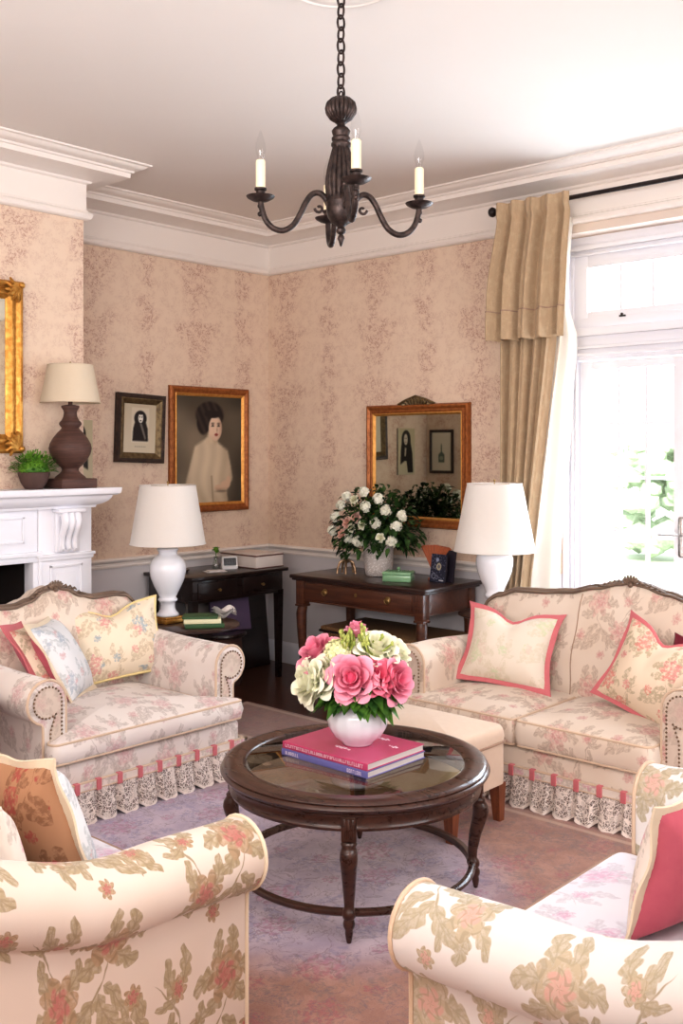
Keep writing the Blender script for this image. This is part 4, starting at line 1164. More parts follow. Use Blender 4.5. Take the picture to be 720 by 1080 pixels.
for k in range(60):
    a = r.uniform(0, 2 * PI); el = r.uniform(-.15, .55)
    d = Vector((math.cos(a), math.sin(a), el)); p = VC + Vector((math.cos(a) * .045, math.sin(a) * .045, .015 + r.uniform(0, .05)))
    add_leaf(mb, p, d, r.uniform(.08, .14), r.uniform(.045, .07), r.uniform(.1, .5))
for k in range(46):
    a = -1.25 + 2.5 * k / 45; d = TOCAM * math.cos(a) + RT * math.sin(a) * 1.5 + Vector((0, 0, r.uniform(-.42, .15)))
    add_leaf(mb, VC + d.normalized() * .055 + Vector((0, 0, .03 + r.uniform(0, .03))), d, r.uniform(.08, .125), r.uniform(.05, .07), .4)
fol = tag(mb.obj('rose_foliage', M['leaf'], smooth=80, recalc=False), 'dark green leaves spilling under the roses in the table vase', 'leaves', None); stuff(fol)
mb = MB(); r = random.Random(9)
for k in range(60):
    x = r.uniform(-.07, .10); p = P(x, .13 + r.uniform(0, .03), r.uniform(-.05, .05)); top = p + Vector((r.uniform(-.03, .03), r.uniform(-.03, .03), r.uniform(.05, .10) - abs(x) * .3))
    mb.tube([p, top], [.002, .0045], 5); mb.ball(top, .007, 1, (1, 1, 1.5))
bs = tag(mb.obj('bud_spray', M['bud'], smooth=60), 'lime green bud spray between the flowers in the table vase', 'flower', None); stuff(bs)
sm = thing('floret', 'tiny white floret hanging over the right rim of the table vase', 'flower', P(.085, .0, .03), 0, 'flowers in the coffee table vase')
mb = MB(); add_cluster(mb, (0, 0, 0), (.5, -.3, .4), .016, 16, 3, .010); mb.obj('blossom', M['flwhite'], sm, recalc=False)
mb = MB(); mb.tube([(0, 0, 0), VC - Vector(P(.085, 0, .03)) + Vector((0, 0, .02))], .0018, 5); mb.obj('stem', M['leaf'], sm)

# ------------------------------------------------------------------ chandelier
CH = thing('chandelier', 'dark bronze four-arm candle chandelier hanging on a chain', 'chandelier', (3.128, -2.648, 1.55 * .034)); CH.scale = (.966, .966, .966)
mb = MB(); mb.lathe([(.0, 3.170), (.02, 3.171), (.045, 3.182), (.055, 3.198), (.0, 3.198)], 24); mb.obj('ceiling_canopy', M['bronze'], CH)
z = 2.812; k = 0
while z < 3.165:
    mb = MB(); pts = []
    for j in range(20):
        a = 2 * PI * j / 20; x = .013 * math.cos(a); zz = .026 * math.sin(a)
        pts.append((x, 0, z + zz) if k % 2 else (x * .3, x, z + zz))
    mb.tube(pts, .0042, 6, closed=True); mb.obj('chain_link', M['bronze'], CH); z += .041; k += 1
mb = MB(); mb.lathe([(.0, 2.705), (.02, 2.706), (.040, 2.718), (.054, 2.738), (.057, 2.755), (.052, 2.775), (.036, 2.790), (.016, 2.797), (.0, 2.798)], 160, rf=lambda a, z: 1 - .11 * (1 - abs(math.sin(10 * a)) ** .6) * (1 if 2.712 < z < 2.793 else 0))
mb.tube([(.008 * math.cos(t), 0, 2.806 + .010 * math.sin(t)) for t in [2 * PI * j / 14 for j in range(14)]], .003, 6, closed=True)
mb.obj('fluted_ball', M['bronze'], CH, smooth=60)
mb = MB()
mb.lathe([(.0, 2.34), (.02, 2.345), (.036, 2.355), (.047, 2.372), (.052, 2.395), (.053, 2.412), (.056, 2.420), (.056, 2.428), (.052, 2.434), (.054, 2.45), (.057, 2.48), (.056, 2.51), (.050, 2.545), (.040, 2.585), (.032, 2.612), (.030, 2.618), (.035, 2.624), (.035, 2.632), (.029, 2.638), (.033, 2.645), (.033, 2.652), (.027, 2.657), (.031, 2.668), (.033, 2.676), (.026, 2.686), (.015, 2.694), (.014, 2.700), (.022, 2.706), (.0, 2.707)], 128,
         rf=lambda a, z: 1 - (.13 * (1 - abs(math.sin(8 * a)) ** .6) if 2.436 < z < 2.616 else 0))
mb.obj('baluster_stem', M['bronze'], CH, smooth=60)
mb = MB(); mb.lathe([(.0, 2.268), (.004, 2.272), (.008, 2.285), (.013, 2.297), (.011, 2.305), (.007, 2.311), (.016, 2.318), (.018, 2.328), (.012, 2.336), (.020, 2.345), (.0, 2.348)], 20); mb.obj('finial', M['bronze'], CH)
CAMR = (.741, .671); CAMF = (-.671, .741)
for k in range(4):
    th = 10 * D2R + k * PI / 2          # from the camera's right, counter-clockwise
    dx = math.cos(th) * CAMR[0] + math.sin(th) * CAMF[0]; dy = math.cos(th) * CAMR[1] + math.sin(th) * CAMF[1]
    mp = lambda r_, z_: (dx * r_, dy * r_, z_)
    pts = [(.045, 2.415), (.058, 2.440), (.080, 2.455), (.105, 2.447), (.126, 2.418), (.145, 2.378), (.170, 2.338), (.205, 2.318), (.240, 2.325), (.266, 2.352), (.280, 2.392), (.284, 2.42)]
    sp = []
    for i in range(len(pts) - 1):
        p0, p1, p2, p3 = pts[max(i - 1, 0)], pts[i], pts[i + 1], pts[min(i + 2, len(pts) - 1)]
        for j in range(4):
            t = j / 4
            sp.append(tuple(.5 * ((2 * p1[q]) + (-p0[q] + p2[q]) * t + (2 * p0[q] - 5 * p1[q] + 4 * p2[q] - p3[q]) * t * t + (-p0[q] + 3 * p1[q] - 3 * p2[q] + p3[q]) * t ** 3) for q in (0, 1)))
    sp.append(pts[-1])
    mb = MB(); mb.tube([mp(*q) for q in sp], .0105, 10)
    mb.tube([mp(.05 + .028 + .016 * math.cos(t) * (1 - t / 9), 2.40 - .016 * math.sin(t) * (1 - t / 9)) for t in [i * .5 for i in range(12)]], .005, 8)
    mb.ball(mp(.286, 2.372), .009, 2); mb.ball(mp(.284, 2.400), .011, 2)
    arm = mb.obj('arm', M['bronze'], CH, smooth=60)
    c = mp(.284, 0)
    mb = MB(); mb.lathe([(.0, 2.412), (.012, 2.414), (.030, 2.419), (.046, 2.428), (.050, 2.434), (.046, 2.433), (.030, 2.428), (.016, 2.430), (.016, 2.452), (.021, 2.455), (.021, 2.462), (.0, 2.462)], 36, c); mb.obj('drip_pan', M['bronze'], arm, smooth=40)
    mb = MB(); mb.lathe([(.0, 2.460), (.0165, 2.460), (.0165, 2.556), (.013, 2.560), (.0, 2.560)], 24, c); mb.obj('candle_sleeve', M['candle'], arm, smooth=40)
    mb = MB(); mb.lathe([(.008, 2.558), (.012, 2.572), (.0175, 2.590), (.0185, 2.602), (.016, 2.620), (.010, 2.640), (.0045, 2.656), (.0, 2.664)], 20, c, caps=False); mb.obj('bulb', M['bulb'], arm, smooth=60)
# ------------------------------------------------------------------ fireplace
FP = thing('fireplace_surround', 'white carved fireplace surround with moulded mantel shelf', 'fireplace', (0, 0, 0))
x0 = BX + .002
def pil(yc, s):
    mb = MB()
    mb.box(x0, .640, yc - .165, yc + .165, .0, 1.26, .004)
    mb.box(x0, .660, yc - .170, yc + .170, .0, .16, .006)
    mb.box(x0, .652, yc - .172, yc + .172, .955, .985, .006); mb.box(x0, .660, yc - .178, yc + .178, .975, .992, .004)
    # raised panel on the shaft
    profile = [(.640, .648, .105), (.640, .644, .085)]
    for (a, b, w) in profile: pass
    for (w, zz0, zz1, d) in ((.100, .22, .93, .650), ):
        mb.box(.638, d, yc - w, yc - w + .014, zz0, zz1, .003); mb.box(.638, d, yc + w - .014, yc + w, zz0, zz1, .003)
        mb.box(.638, d, yc - w, yc + w, zz1 - .014, zz1, .003); mb.box(.638, d, yc - w, yc + w, zz0, zz0 + .014, .003)
    mb.box(.638, .646, yc - .062, yc + .062, .26, .89, .004)
    o = mb.obj('pilaster', M['white'], FP, smooth=30)
    mb = MB()
    for j in (-1, 0, 1):
        pts = [(.648, 1.215), (.690, 1.205), (.702, 1.170), (.690, 1.130), (.668, 1.090), (.660, 1.045), (.668, 1.020), (.655, 1.005)]
        mb.tube([(x, yc + j * .040, z) for x, z in pts], [.020, .022, .022, .021, .019, .018, .016, .010], 10)
    mb.box(.638, .662, yc - .075, yc + .075, 1.0, 1.23, .006); mb.box(.638, .712, yc - .085, yc + .085, 1.215, 1.235, .004)
    mb.obj('corbel', M['white'], o, smooth=50)
pil(-2.133, 1); pil(-3.567, 1)
mb = MB(); mb.box(x0, .632, -3.40, -2.30, .995, 1.26, .003)
for (a, b, c, d) in ((-3.32, -2.38, 1.06, 1.20),):
    mb.box(.63, .640, a, b, d - .012, d, .003); mb.box(.63, .640, a, b, c, c + .012, .003); mb.box(.63, .640, a, a + .012, c, d, .003); mb.box(.63, .640, b - .012, b, c, d, .003)
mb.obj('frieze_panel', M['white'], FP, smooth=30)
mb = MB()
for (w, d, dz) in ((.0, .650, .0), (.018, .640, .018), (.034, .634, .034)):
    pass
for y in (-2.30, -3.40):
    sg = 1 if y > -2.8 else -1
    mb.box(x0, .648, min(y, y + sg * .02), max(y, y + sg * .02), 0, .99, .004); mb.box(x0, .640, min(y, y - sg * .03), max(y, y - sg * .03), 0, .99, .004)
mb.box(x0, .656, -3.42, -2.28, .985, 1.012, .005); mb.box(x0, .644, -3.40, -2.30, .955, .99, .004)
mb.obj('opening_moulding', M['white'], FP, smooth=30)
mb = MB(); shelf = [(0, 1.235), (.115, 1.235), (.118, 1.248), (.14, 1.255), (.165, 1.272), (.178, 1.290), (.182, 1.302), (.198, 1.304), (.212, 1.312), (.216, 1.322), (.218, 1.345), (0, 1.345)]
ye0, ye1 = -3.74, -1.958
rings = []
k = len(shelf)
for (yy, sg) in ((ye0, -1), (ye1, 1)):
    rings += [(x0 + o, yy + sg * max(0, o - .115), z) for o, z in shelf]
fs = [(a, (a + 1) % k, k + (a + 1) % k, k + a) for a in range(k)] + [tuple(range(k))[::-1], tuple(range(k, 2 * k))]
mb.add(rings, fs); mb.obj('mantel_shelf', M['white'], FP, smooth=20)
mb = MB(); mb.box(.12, .14, -3.40, -2.30, .0, 1.0); mb.box(.14, BX, -3.42, -3.40, 0, 1.0); mb.box(.14, BX, -2.30, -2.28, 0, 1.0); mb.box(.14, BX, -3.40, -2.30, .985, .995); mb.box(.14, .60, -3.40, -2.30, .001, .02)
mb.obj('firebox', M['black'], FP, smooth=0)
mb = MB(); mb.box(.56, .80, -3.72, -1.98, .001, .035, .006)
mb.obj('hearth_slab', M['black'], FP, smooth=0)

# ------------------------------------------------------------------ frames, mirrors, pictures (in the wall plane: a along wall, b up)
def framed(name, label, cat, w, h, fw, loc, rotz, mats, prof, group=None, tilt=0.0, crest=False):
    """loc centre of frame on the wall; local x along wall, -y out of wall"""
    f = thing(name, label, cat, loc, 0, group, rot=(0, tilt, rotz))
    for i, (pm, pr, nm) in enumerate(prof):
        mb = MB()
        cs = [(-w / 2, -h / 2), (w / 2, -h / 2), (w / 2, h / 2), (-w / 2, h / 2)]
        vs = []; k = len(pr)
        for (cx, cz) in cs:
            sx, sz = (1 if cx > 0 else -1), (1 if cz > 0 else -1)
            for (ins, d) in pr: vs.append((cx - sx * ins, -d, cz - sz * ins))
        fs = []
        for c in range(4):
            c2 = (c + 1) % 4
            for a in range(k - 1): fs.append((c * k + a, c2 * k + a, c2 * k + a + 1, c * k + a + 1))
        mb.add(vs, fs); mb.obj(nm, pm, f, smooth=30)
    return f
def flat(mb, w, h, y): mb.add([(-w / 2, y, -h / 2), (w / 2, y, -h / 2), (w / 2, y, h / 2), (-w / 2, y, h / 2)], [(0, 1, 2, 3)])
def painting(parent, w, h, y, fn, name='canvas', nu=80, nv=100):
    mb = MB()
    mb.grid(lambda u, v: ((u - .5) * w, y, (v - .5) * h), nu, nv, colf=lambda u, v: tuple(lin(q) for q in fn(u, v)))
    return mb.obj(name, M['canvas'], parent, smooth=0)
def mixc(a, b, t): t = min(1, max(0, t)); return tuple(p + (q - p) * t for p, q in zip(a, b))
def ell(u, v, cx, cy, rx, ry, soft=.15):
    d = math.hypot((u - cx) / rx, (v - cy) / ry); return 1 - sst(1 - soft, 1 + soft, d)
def inpoly(u, v, poly):
    c = False; j = len(poly) - 1
    for i in range(len(poly)):
        if (poly[i][1] > v) != (poly[j][1] > v) and u < (poly[j][0] - poly[i][0]) * (v - poly[i][1]) / (poly[j][1] - poly[i][1]) + poly[i][0]: c = not c
        j = i
    return c
def softpoly(u, v, poly, e=.012):
    return sum(inpoly(u + a * e, v + b * e, poly) for a in (-1, 0, 1) for b in (-1, 0, 1)) / 9
DRESS = [(.43, .60), (.27, .53), (.20, .36), (.13, .18), (.16, .08), (.28, -.02), (.78, -.02), (.77, .12), (.86, .22), (.83, .34), (.78, .49), (.62, .57), (.58, .61), (.46, .62)]
def lady(u, v):
    n = math.sin(u * 9 + 3 * v) * math.cos(v * 7 - 2 * u)
    c = mixc((84, 74, 62), (134, 120, 102), .5 + .3 * n + .4 * math.exp(-((u - .15) / .25) ** 2 - ((v - .55) / .25) ** 2))
    c = mixc(c, (60, 54, 46), .9 * sst(.6, 1.05, u) * (1 - .5 * sst(.3, .6, v)) + .5 * sst(.8, 1, v))
    c = mixc(c, (70, 60, 48), ell(u, v, .48, .86, .26, .15, .5) * .4)
    d = softpoly(u, v, DRESS)
    if d > 0:
        fold = .5 + .5 * math.sin(u * 34 + 7 * v + 2 * math.sin(v * 9))
        dc = mixc((214, 196, 170), (166, 146, 122), .28 * fold + .45 * sst(.55, .85, u) + .25 * sst(.35, .15, u) + .2 * sst(.35, .0, v))
        dc = mixc(dc, (128, 110, 90), .6 * math.exp(-((u - (.52 + .10 * (.3 - v))) / .012) ** 2) * (1 if v < .26 else 0))
        c = mixc(c, dc, d)
    c = mixc(c, (214, 190, 164), softpoly(u, v, [(.47, .68), (.47, .60), (.53, .59), (.60, .60), (.61, .64)]))
    c = mixc(c, (212, 192, 164), softpoly(u, v, [(.455, .62), (.44, .56), (.62, .55), (.605, .615)]))
    c = mixc(c, (170, 144, 120), .5 * ell(u, v, .585, .60, .04, .05, .6))
    hair = max(ell(u, v, .50, .825, .215, .125, .1), ell(u, v, .40, .75, .10, .11, .15))
    c = mixc(c, mixc((36, 29, 28), (62, 50, 46), .5 + .5 * math.sin(u * 60 + v * 40)), hair)
    fc = ell(u, v, .585, .70, .102, .118, .08)
    if fc > 0:
        s = mixc((226, 198, 174), (176, 138, 116), sst(.60, .69, u) * .6 + sst(.66, .59, v) * .25)
        for ex in (.545, .635):
            s = mixc(s, (44, 34, 32), ell(u, v, ex, .722, .022, .009, .3)); s = mixc(s, (58, 42, 38), .8 * ell(u, v, ex, .745, .030, .006, .5))
        s = mixc(s, (150, 112, 94), .7 * ell(u, v, .612, .685, .010, .022, .6))
        s = mixc(s, (140, 58, 54), ell(u, v, .60, .640, .030, .012, .3))
        c = mixc(c, s, fc)
    c = mixc(c, (38, 31, 30), ell(u, v, .545, .832, .13, .036, .2))
    h = max(ell(u, v, .74, .165, .075, .040, .25), ell(u, v, .64, .14, .07, .028, .3), ell(u, v, .79, .205, .035, .045, .3))
    c = mixc(c, mixc((204, 172, 146), (168, 136, 112), sst(.15, .10, v)), h)
    c = mixc(c, (96, 82, 70), .6 * ell(u, v, .68, .105, .09, .012, .6))
    return c
def mourner(u, v):
    c = mixc((214, 202, 180), (200, 186, 162), v)
    if .24 < u < .78 and .20 < v < .92: c = mixc(c, (222, 212, 194), .6)
    body = max(softpoly(u, v, [(.28, .24), (.76, .24), (.74, .50), (.66, .66), (.36, .66), (.30, .50)]), ell(u, v, .51, .70, .19, .16, .08))
    c = mixc(c, (38, 32, 32), body)
    c = mixc(c, (232, 226, 216), ell(u, v, .52, .71, .075, .10, .15))
    c = mixc(c, (40, 34, 34), max(ell(u, v, .49, .73, .02, .012), ell(u, v, .555, .73, .02, .012), ell(u, v, .52, .655, .03, .012), ell(u, v, .52, .805, .08, .03)))
    c = mixc(c, (120, 112, 106), softpoly(u, v, [(.49, .60), (.56, .60), (.70, .30), (.66, .27)]))
    if .12 < v < .15 and .34 < u < .70 and int(u * 60) % 3: c = mixc(c, (150, 140, 124), .7)
    return c
def longhair(u, v):
    c = mixc((206, 196, 168), (196, 184, 152), v)
    b = max(softpoly(u, v, [(.10, .05), (.42, .05), (.50, .3), (.60, .3), (.86, .22), (.84, .5), (.78, .72), (.26, .72), (.14, .45)]), ell(u, v, .52, .76, .27, .20, .06))
    c = mixc(c, (40, 34, 32), b); c = mixc(c, (216, 200, 180), ell(u, v, .54, .76, .11, .12, .12))
    c = mixc(c, (190, 178, 158), softpoly(u, v, [(.5, .58), (.6, .58), (.62, .40), (.54, .40)]))
    for ex in (.50, .58): c = mixc(c, (44, 34, 32), ell(u, v, ex, .785, .022, .012))
    return mixc(c, (120, 60, 54), ell(u, v, .54, .70, .03, .012))
def bottleprint(u, v):
    c = (222, 214, 196)
    c = mixc(c, (90, 104, 96), max(softpoly(u, v, [(.34, .22), (.66, .22), (.66, .42), (.56, .48), (.44, .48), (.34, .42)]), softpoly(u, v, [(.46, .46), (.54, .46), (.52, .70), (.48, .70)])))
    return mixc(c, (150, 156, 140), ell(u, v, .5, .33, .10, .05))
gp = [(0, .0), (0, .016), (.006, .026), (.016, .030), (.024, .026), (.030, .022), (.044, .026), (.050, .022)]
PI2 = PI / 2
f = framed('framed_portrait', 'large gilt-framed portrait of a dark-haired woman in a cream dress on the left wall', 'picture', .717, .87, .07, (.002, -.578, 1.556), PI2,
           None, [(M['giltbrown'], [(0, 0), (0, .022), (.010, .034), (.024, .036), (.036, .028), (.046, .024)], 'frame'), (M['giltedge'], [(.046, .024), (.050, .027), (.058, .022), (.066, .012)], 'gilt_slip')])
painting(f, .59, .745, -.011, lady)
f = framed('framed_portrait', 'small olive-gilt framed portrait of a black-veiled figure on the left wall', 'picture', .385, .45, .05, (.004, -1.178, 1.694), PI2,
           None, [(M['darkframe'], [(0, 0), (0, .030), (.008, .040), (.020, .038), (.028, .034)], 'frame'), (M['darkgilt'], [(.028, .034), (.036, .036), (.046, .026), (.058, .020), (.066, .012)], 'gilt_slip')], tilt=2.0 * D2R)
painting(f, .262, .325, -.011, mourner, nu=60, nv=80)
f = framed('framed_print', 'small brown-framed bottle print on the side of the chimney breast, seen in the mirror', 'picture', .25, .38, .03, (.17, BY1 + .002, 1.54), PI, None, [(M['darkframe'], [(0, 0), (0, .02), (.012, .024), (.024, .012)], 'frame')])
painting(f, .21, .34, -.011, bottleprint, nu=40, nv=60)
pl = thing('canvas_picture', 'unframed portrait of a long-haired figure, seen in the mirror', 'picture', (.001, -1.655, 1.54), PI2)
painting(pl, .23, .40, -.0125, longhair, nu=50, nv=80)
mb = MB(); mb.box(-.115, .115, -.012, .0, -.20, .20); mb.obj('backing_board', M['greyboard'], pl, smooth=0)
# mirror on the back wall
f = framed('wall_mirror', 'rectangular mirror in a bronzed gilt frame with carved crest above the console', 'mirror', .84, .80, .07, (1.4035, -.002, 1.450), 0, None,
           [(M['giltbrown'], [(0, 0), (0, .020), (.006, .032), (.018, .036), (.028, .030), (.034, .026), (.046, .030), (.054, .026)], 'frame'), (M['giltedge'], [(.054, .026), (.060, .028), (.066, .018), (.072, .010)], 'gilt_slip')])
mb = MB(); flat(mb, .70, .66, -.011); mb.obj('mirror_glass', M['mirror'], f, smooth=0)
mb = MB()
for k in range(9):
    t = (k - 4) / 4; hgt = .052 * (1 - t * t) + .006
    mb.tube([(t * .09, -.018, .395), (t * .105, -.028, .395 + hgt * .6), (t * .118, -.020, .395 + hgt)], [.010, .012, .006], 6)
mb.tube([(-.15, -.02, .400), (-.09, -.024, .425), (0, -.026, .452), (.09, -.024, .425), (.15, -.02, .400)], .008, 6)
mb.obj('carved_crest', M['darkgilt'], f)
# gold mirror over the mantel
f = framed('wall_mirror', 'ornate gold-framed mirror on the chimney breast at the left edge', 'mirror', .98, .912, .1, (BX + .002, -2.838, 1.991), PI2, None,
           [(M['gold'], [(0, 0), (0, .020), (.010, .034), (.022, .038), (.034, .026), (.044, .022), (.060, .034), (.072, .036), (.082, .026), (.092, .016), (.100, .012)], 'frame')])
mb = MB(); flat(mb, .80, .735, -.011); mb.obj('mirror_glass', M['mirror'], f, smooth=0)
for sx in (-1, 1):
    for sz in (-1, 1):
        mb = MB()
        for k in range(6):
            a = k * .5
            mb.tube([(sx * (.48 - .02), -.036, sz * (.456 - .02)), (sx * (.46 - .02 - .045 * math.sin(a)), -.050, sz * (.425 - .02 - .045 * math.cos(a))), (sx * (.46 - .012 - .07 * math.sin(a)), -.036, sz * (.425 - .012 - .07 * math.cos(a)))], [.012, .013, .006], 6)
        mb.ball((sx * .468, -.045, sz * .434), .018, 2); mb.obj('corner_leaf', M['gold'], f)

# ------------------------------------------------------------------ lamps
def shade_part(root, z0, r0, z1, r1, m, name='lamp_shade'):
    mb = MB(); t = .003
    mb.lathe([(r0, z0), (r1, z1), (r1 - t, z1), (r0 - t, z0), (r0, z0)], 64, caps=False)
    s = mb.obj(name, m, root, smooth=40)
    for r_, z_ in ((r0, z0 + .002), (r1, z1 - .002)):
        mb = MB(); mb.tube([(r_ * math.cos(a), r_ * math.sin(a), z_) for a in [2 * PI * k / 64 for k in range(64)]], .003, 6, closed=True)
        mb.obj('shade_trim', m, s)
    return s
def white_lamp(label, loc, plinth, shade, S=1.0):
    L = thing('table_lamp', label, 'lamp', loc, 0, 'white table lamps')
    if plinth:
        mb = MB(); mb.box(-.07, .07, -.07, .07, 0, .022, .004); mb.box(-.06, .06, -.06, .06, .022, .034, .004); mb.obj('plinth', M['gold'], L, smooth=30)
    prof = [(.0, .034), (.060, .034), (.064, .040), (.060, .050), (.048, .060), (.042, .075), (.040, .095), (.044, .112), (.052, .118), (.055, .126), (.050, .134), (.046, .140), (.058, .165), (.078, .205), (.094, .245), (.102, .285), (.101, .315), (.090, .345), (.070, .366), (.054, .376), (.050, .386), (.055, .398), (.060, .406), (.056, .412), (.030, .416), (.0, .417)]
    mb = MB(); mb.lathe([(r_ * S, z_ if plinth else (z_ - .034) * 1.09) for r_, z_ in prof], 48); b = mb.obj('ceramic_body', M['ceramic'], L, smooth=60)
    z0, r0, z1, r1 = shade
    mb = MB(); mb.lathe([(.0, .41), (.012, .41), (.012, z0 + .03), (.018, z0 + .035), (.018, z0 + .07), (.0, z0 + .075)], 16)
    mb.tube([(.0, 0, z0 + .06), (0, 0, z1 + .012)], .003, 8); mb.ball((0, 0, z1 + .016), .007, 2)
    for a in (0, PI / 2): mb.tube([(r1 * math.cos(a), r1 * math.sin(a), z1 - .006), (-r1 * math.cos(a), -r1 * math.sin(a), z1 - .006)], .002, 6)
    mb.obj('brass_stem', M['brass'], L)
    shade_part(L, z0, r0, z1, r1, M['shade']); return L
white_lamp('white ceramic lamp on a gold plinth beside the fireside armchair', (.93, -1.665, .591), True, (.435, .210, .765, .155))
white_lamp('white ceramic lamp in front of the curtain, behind the loveseat', (2.275, -.425, .640), False, (.345, .228, .725, .153), 1.02)
ML = thing('table_lamp', 'brown turned-wood lamp with cream shade on the mantel shelf', 'lamp', (.672, -2.125, 1.346))
mb = MB(); mb.box(-.095, .095, -.11, .11, 0, .052, .006)
mb.lathe([(.0, .052), (.085, .052), (.078, .062), (.058, .078), (.047, .090), (.044, .102), (.050, .112), (.066, .125), (.088, .150), (.106, .185), (.113, .215), (.108, .240), (.090, .272), (.068, .300), (.050, .318), (.046, .326), (.052, .334), (.060, .346), (.058, .356), (.046, .368), (.038, .385), (.034, .405), (.036, .418), (.048, .438), (.048, .446), (.030, .450), (.012, .452), (.012, .49), (.0, .49)], 64, rf=lambda a, z: 1 + .006 * math.sin(z * 420))
mb.obj('turned_base', M['lampwood'], ML, smooth=50); shade_part(ML, .462, .160, .668, .120, M['shadecream'])
mb = MB(); mb.tube([(0, 0, .48), (0, 0, .676)], .003, 8); mb.ball((0, 0, .68), .006, 2)
for a in (0, PI / 2): mb.tube([(.12 * math.cos(a), .12 * math.sin(a), .662), (-.12 * math.cos(a), -.12 * math.sin(a), .662)], .002, 6)
mb.obj('shade_carrier', M['brass'], ML)
# mantel plant
PP = thing('potted_plant', 'bushy green plant in a dark clay bowl on the mantel shelf', 'plant', (.66, -2.338, 1.346))
mb = MB(); mb.lathe([(.0, 0), (.045, 0), (.050, .006), (.068, .035), (.080, .070), (.083, .088), (.077, .090), (.072, .080), (.0, .078)], 32); mb.obj('pot', M['terracotta'], PP)
mb = MB(); r = random.Random(2)
for k in range(620):
    a = r.uniform(0, 2 * PI); e = math.asin(r.uniform(-.12, 1)); q = r.uniform(.55, 1)
    p = Vector((.105 * math.cos(e) * math.cos(a) * q, .122 * math.cos(e) * math.sin(a) * q, .10 + .10 * math.sin(e) * q))
    d = Vector((math.cos(e) * math.cos(a), math.cos(e) * math.sin(a), math.sin(e) + .3)) + Vector((r.uniform(-.5, .5), r.uniform(-.5, .5), r.uniform(-.3, .5)))
    add_leaf(mb, p, d, r.uniform(.018, .032), r.uniform(.007, .011), .25)
mb.ball((0, 0, .10), .075, 2, (1, 1.1, .8))
stuff(mb.obj('foliage', M['grass'], PP, smooth=80, recalc=False))

# ------------------------------------------------------------------ console and things on it
CO = thing('console_table', 'brown wood console table with one wide drawer below the wall mirror', 'table', (1.37, -.31, 0))
hx, hy = .55, .29
mb = MB(); mb.box(-hx, hx, -hy, hy, .728, .752, .006, 3); mb.box(-hx + .012, hx - .012, -hy + .012, hy - .012, .715, .730, .004); mb.obj('tabletop', M['consoletop'], CO, smooth=30)
mb = MB(); ax, ay = hx - .045, hy - .035
mb.box(-ax, ax, -ay, ay, .585, .717, .003); mb.box(-ax - .003, ax + .003, -ay - .003, ay + .003, .583, .592, .002); mb.obj('apron', M['console'], CO, smooth=30)
mb = MB(); mb.box(-ax + .075, ax - .075, -ay - .010, -ay + .01, .602, .706, .004); dr = mb.obj('drawer', M['console'], CO, smooth=30)
for x in (-.255, .255):
    mb = MB(); mb.lathe([(.0, 0), (.020, 0), (.020, .003), (.008, .005), (.006, .012), (.0, .013)], 20, M=Matrix.Translation((x, -ay - .010, .662)) @ Matrix.Rotation(PI / 2, 4, 'X'))
    mb.tube([(x + .017 * math.sin(t), -ay - .020 - .004 * abs(math.sin(t)), .660 - .017 * math.cos(t) - .004) for t in [-2.4 + 4.8 * i / 14 for i in range(15)]], .003, 6); mb.obj('ring_pull', M['brass'], dr)
mb = MB(); mb.lathe([(.0, 0), (.009, 0), (.009, .003), (.0, .004)], 16, M=Matrix.Translation((0, -ay - .010, .665)) @ Matrix.Rotation(PI / 2, 4, 'X') @ Matrix.Scale(1.4, 4, (0, 1, 0))); mb.obj('keyhole_plate', M['brass'], dr)
for sx in (-1, 1):
    for sy in (-1, 1):
        mb = MB(); x, y = sx * (ax - .022), sy * (ay - .022)
        mb.box(x - .032, x + .032, y - .032, y + .032, .56, .716, .004)
        for j in (-1, 0, 1): mb.box(x + j * .017 - .005, x + j * .017 + .005, y - .0355, y + .0355, .60, .705, .002)
        mb.box(x - .036, x + .036, y - .036, y + .036, .548, .562, .004)
        mb.tube([(x, y, .55), (x + sx * .006, y + sy * .006, .50), (x + sx * .004, y + sy * .004, .38), (x - sx * .004, y - sy * .004, .2), (x, y, .05), (x + sx * .006, y + sy * .006, .0)], [.032, .034, .030, .024, .018, .022], 10, up=(1, 1, 0))
        mb.obj('leg', M['console'], CO, smooth=40)
mb = MB(); mb.lathe([(.0, 0), (.076, 0), (.082, .006), (.090, .05), (.096, .12), (.098, .19), (.096, .225), (.091, .228), (.089, .20), (.0, .19)], 48)
BVX, BVY = 1.295, -.27
tag(mb.obj('flower_vase', M['vasetex'], loc=(BVX, BVY, .753), smooth=50), 'tall dotted white vase on the console table', 'vase')
mb = MB(); r = random.Random(12); B0 = Vector((BVX, BVY, .99))
def bq(a, e, q):
    return B0 + Vector((-.0, -.02, .055)) + Vector((math.cos(e) * math.cos(a) * .32 * q, math.cos(e) * math.sin(a) * .20 * q, math.sin(e) * .29 * q))
for k in range(1100):
    a = r.uniform(0, 2 * PI); e = math.asin(r.uniform(-.45, 1)); q = r.uniform(.35, 1.0)
    p = bq(a, e, q)
    if p.y > -.07: p.y = -.07
    d = Vector((math.cos(e) * math.cos(a), math.cos(e) * math.sin(a) * .8, math.sin(e) * .8)) + Vector((r.uniform(-.7, .7), r.uniform(-.6, .3), r.uniform(-.7, .5)))
    add_leaf(mb, p, d, r.uniform(.035, .07), r.uniform(.022, .040), r.uniform(.1, .5))
for (dx, dz) in ((-.27, -.06), (-.24, -.12), (-.20, -.16), (-.285, .0), (.06, -.10), (.02, -.08)):
    for k in range(9):
        p = B0 + Vector((dx * (.35 + .65 * k / 8), -.06 - .02 * r.random(), dz * (k / 8) + .02)); add_leaf(mb, p, Vector((dx + r.uniform(-.3, .3), -.3, r.uniform(-.6, .3))), r.uniform(.04, .06), .03, .4)
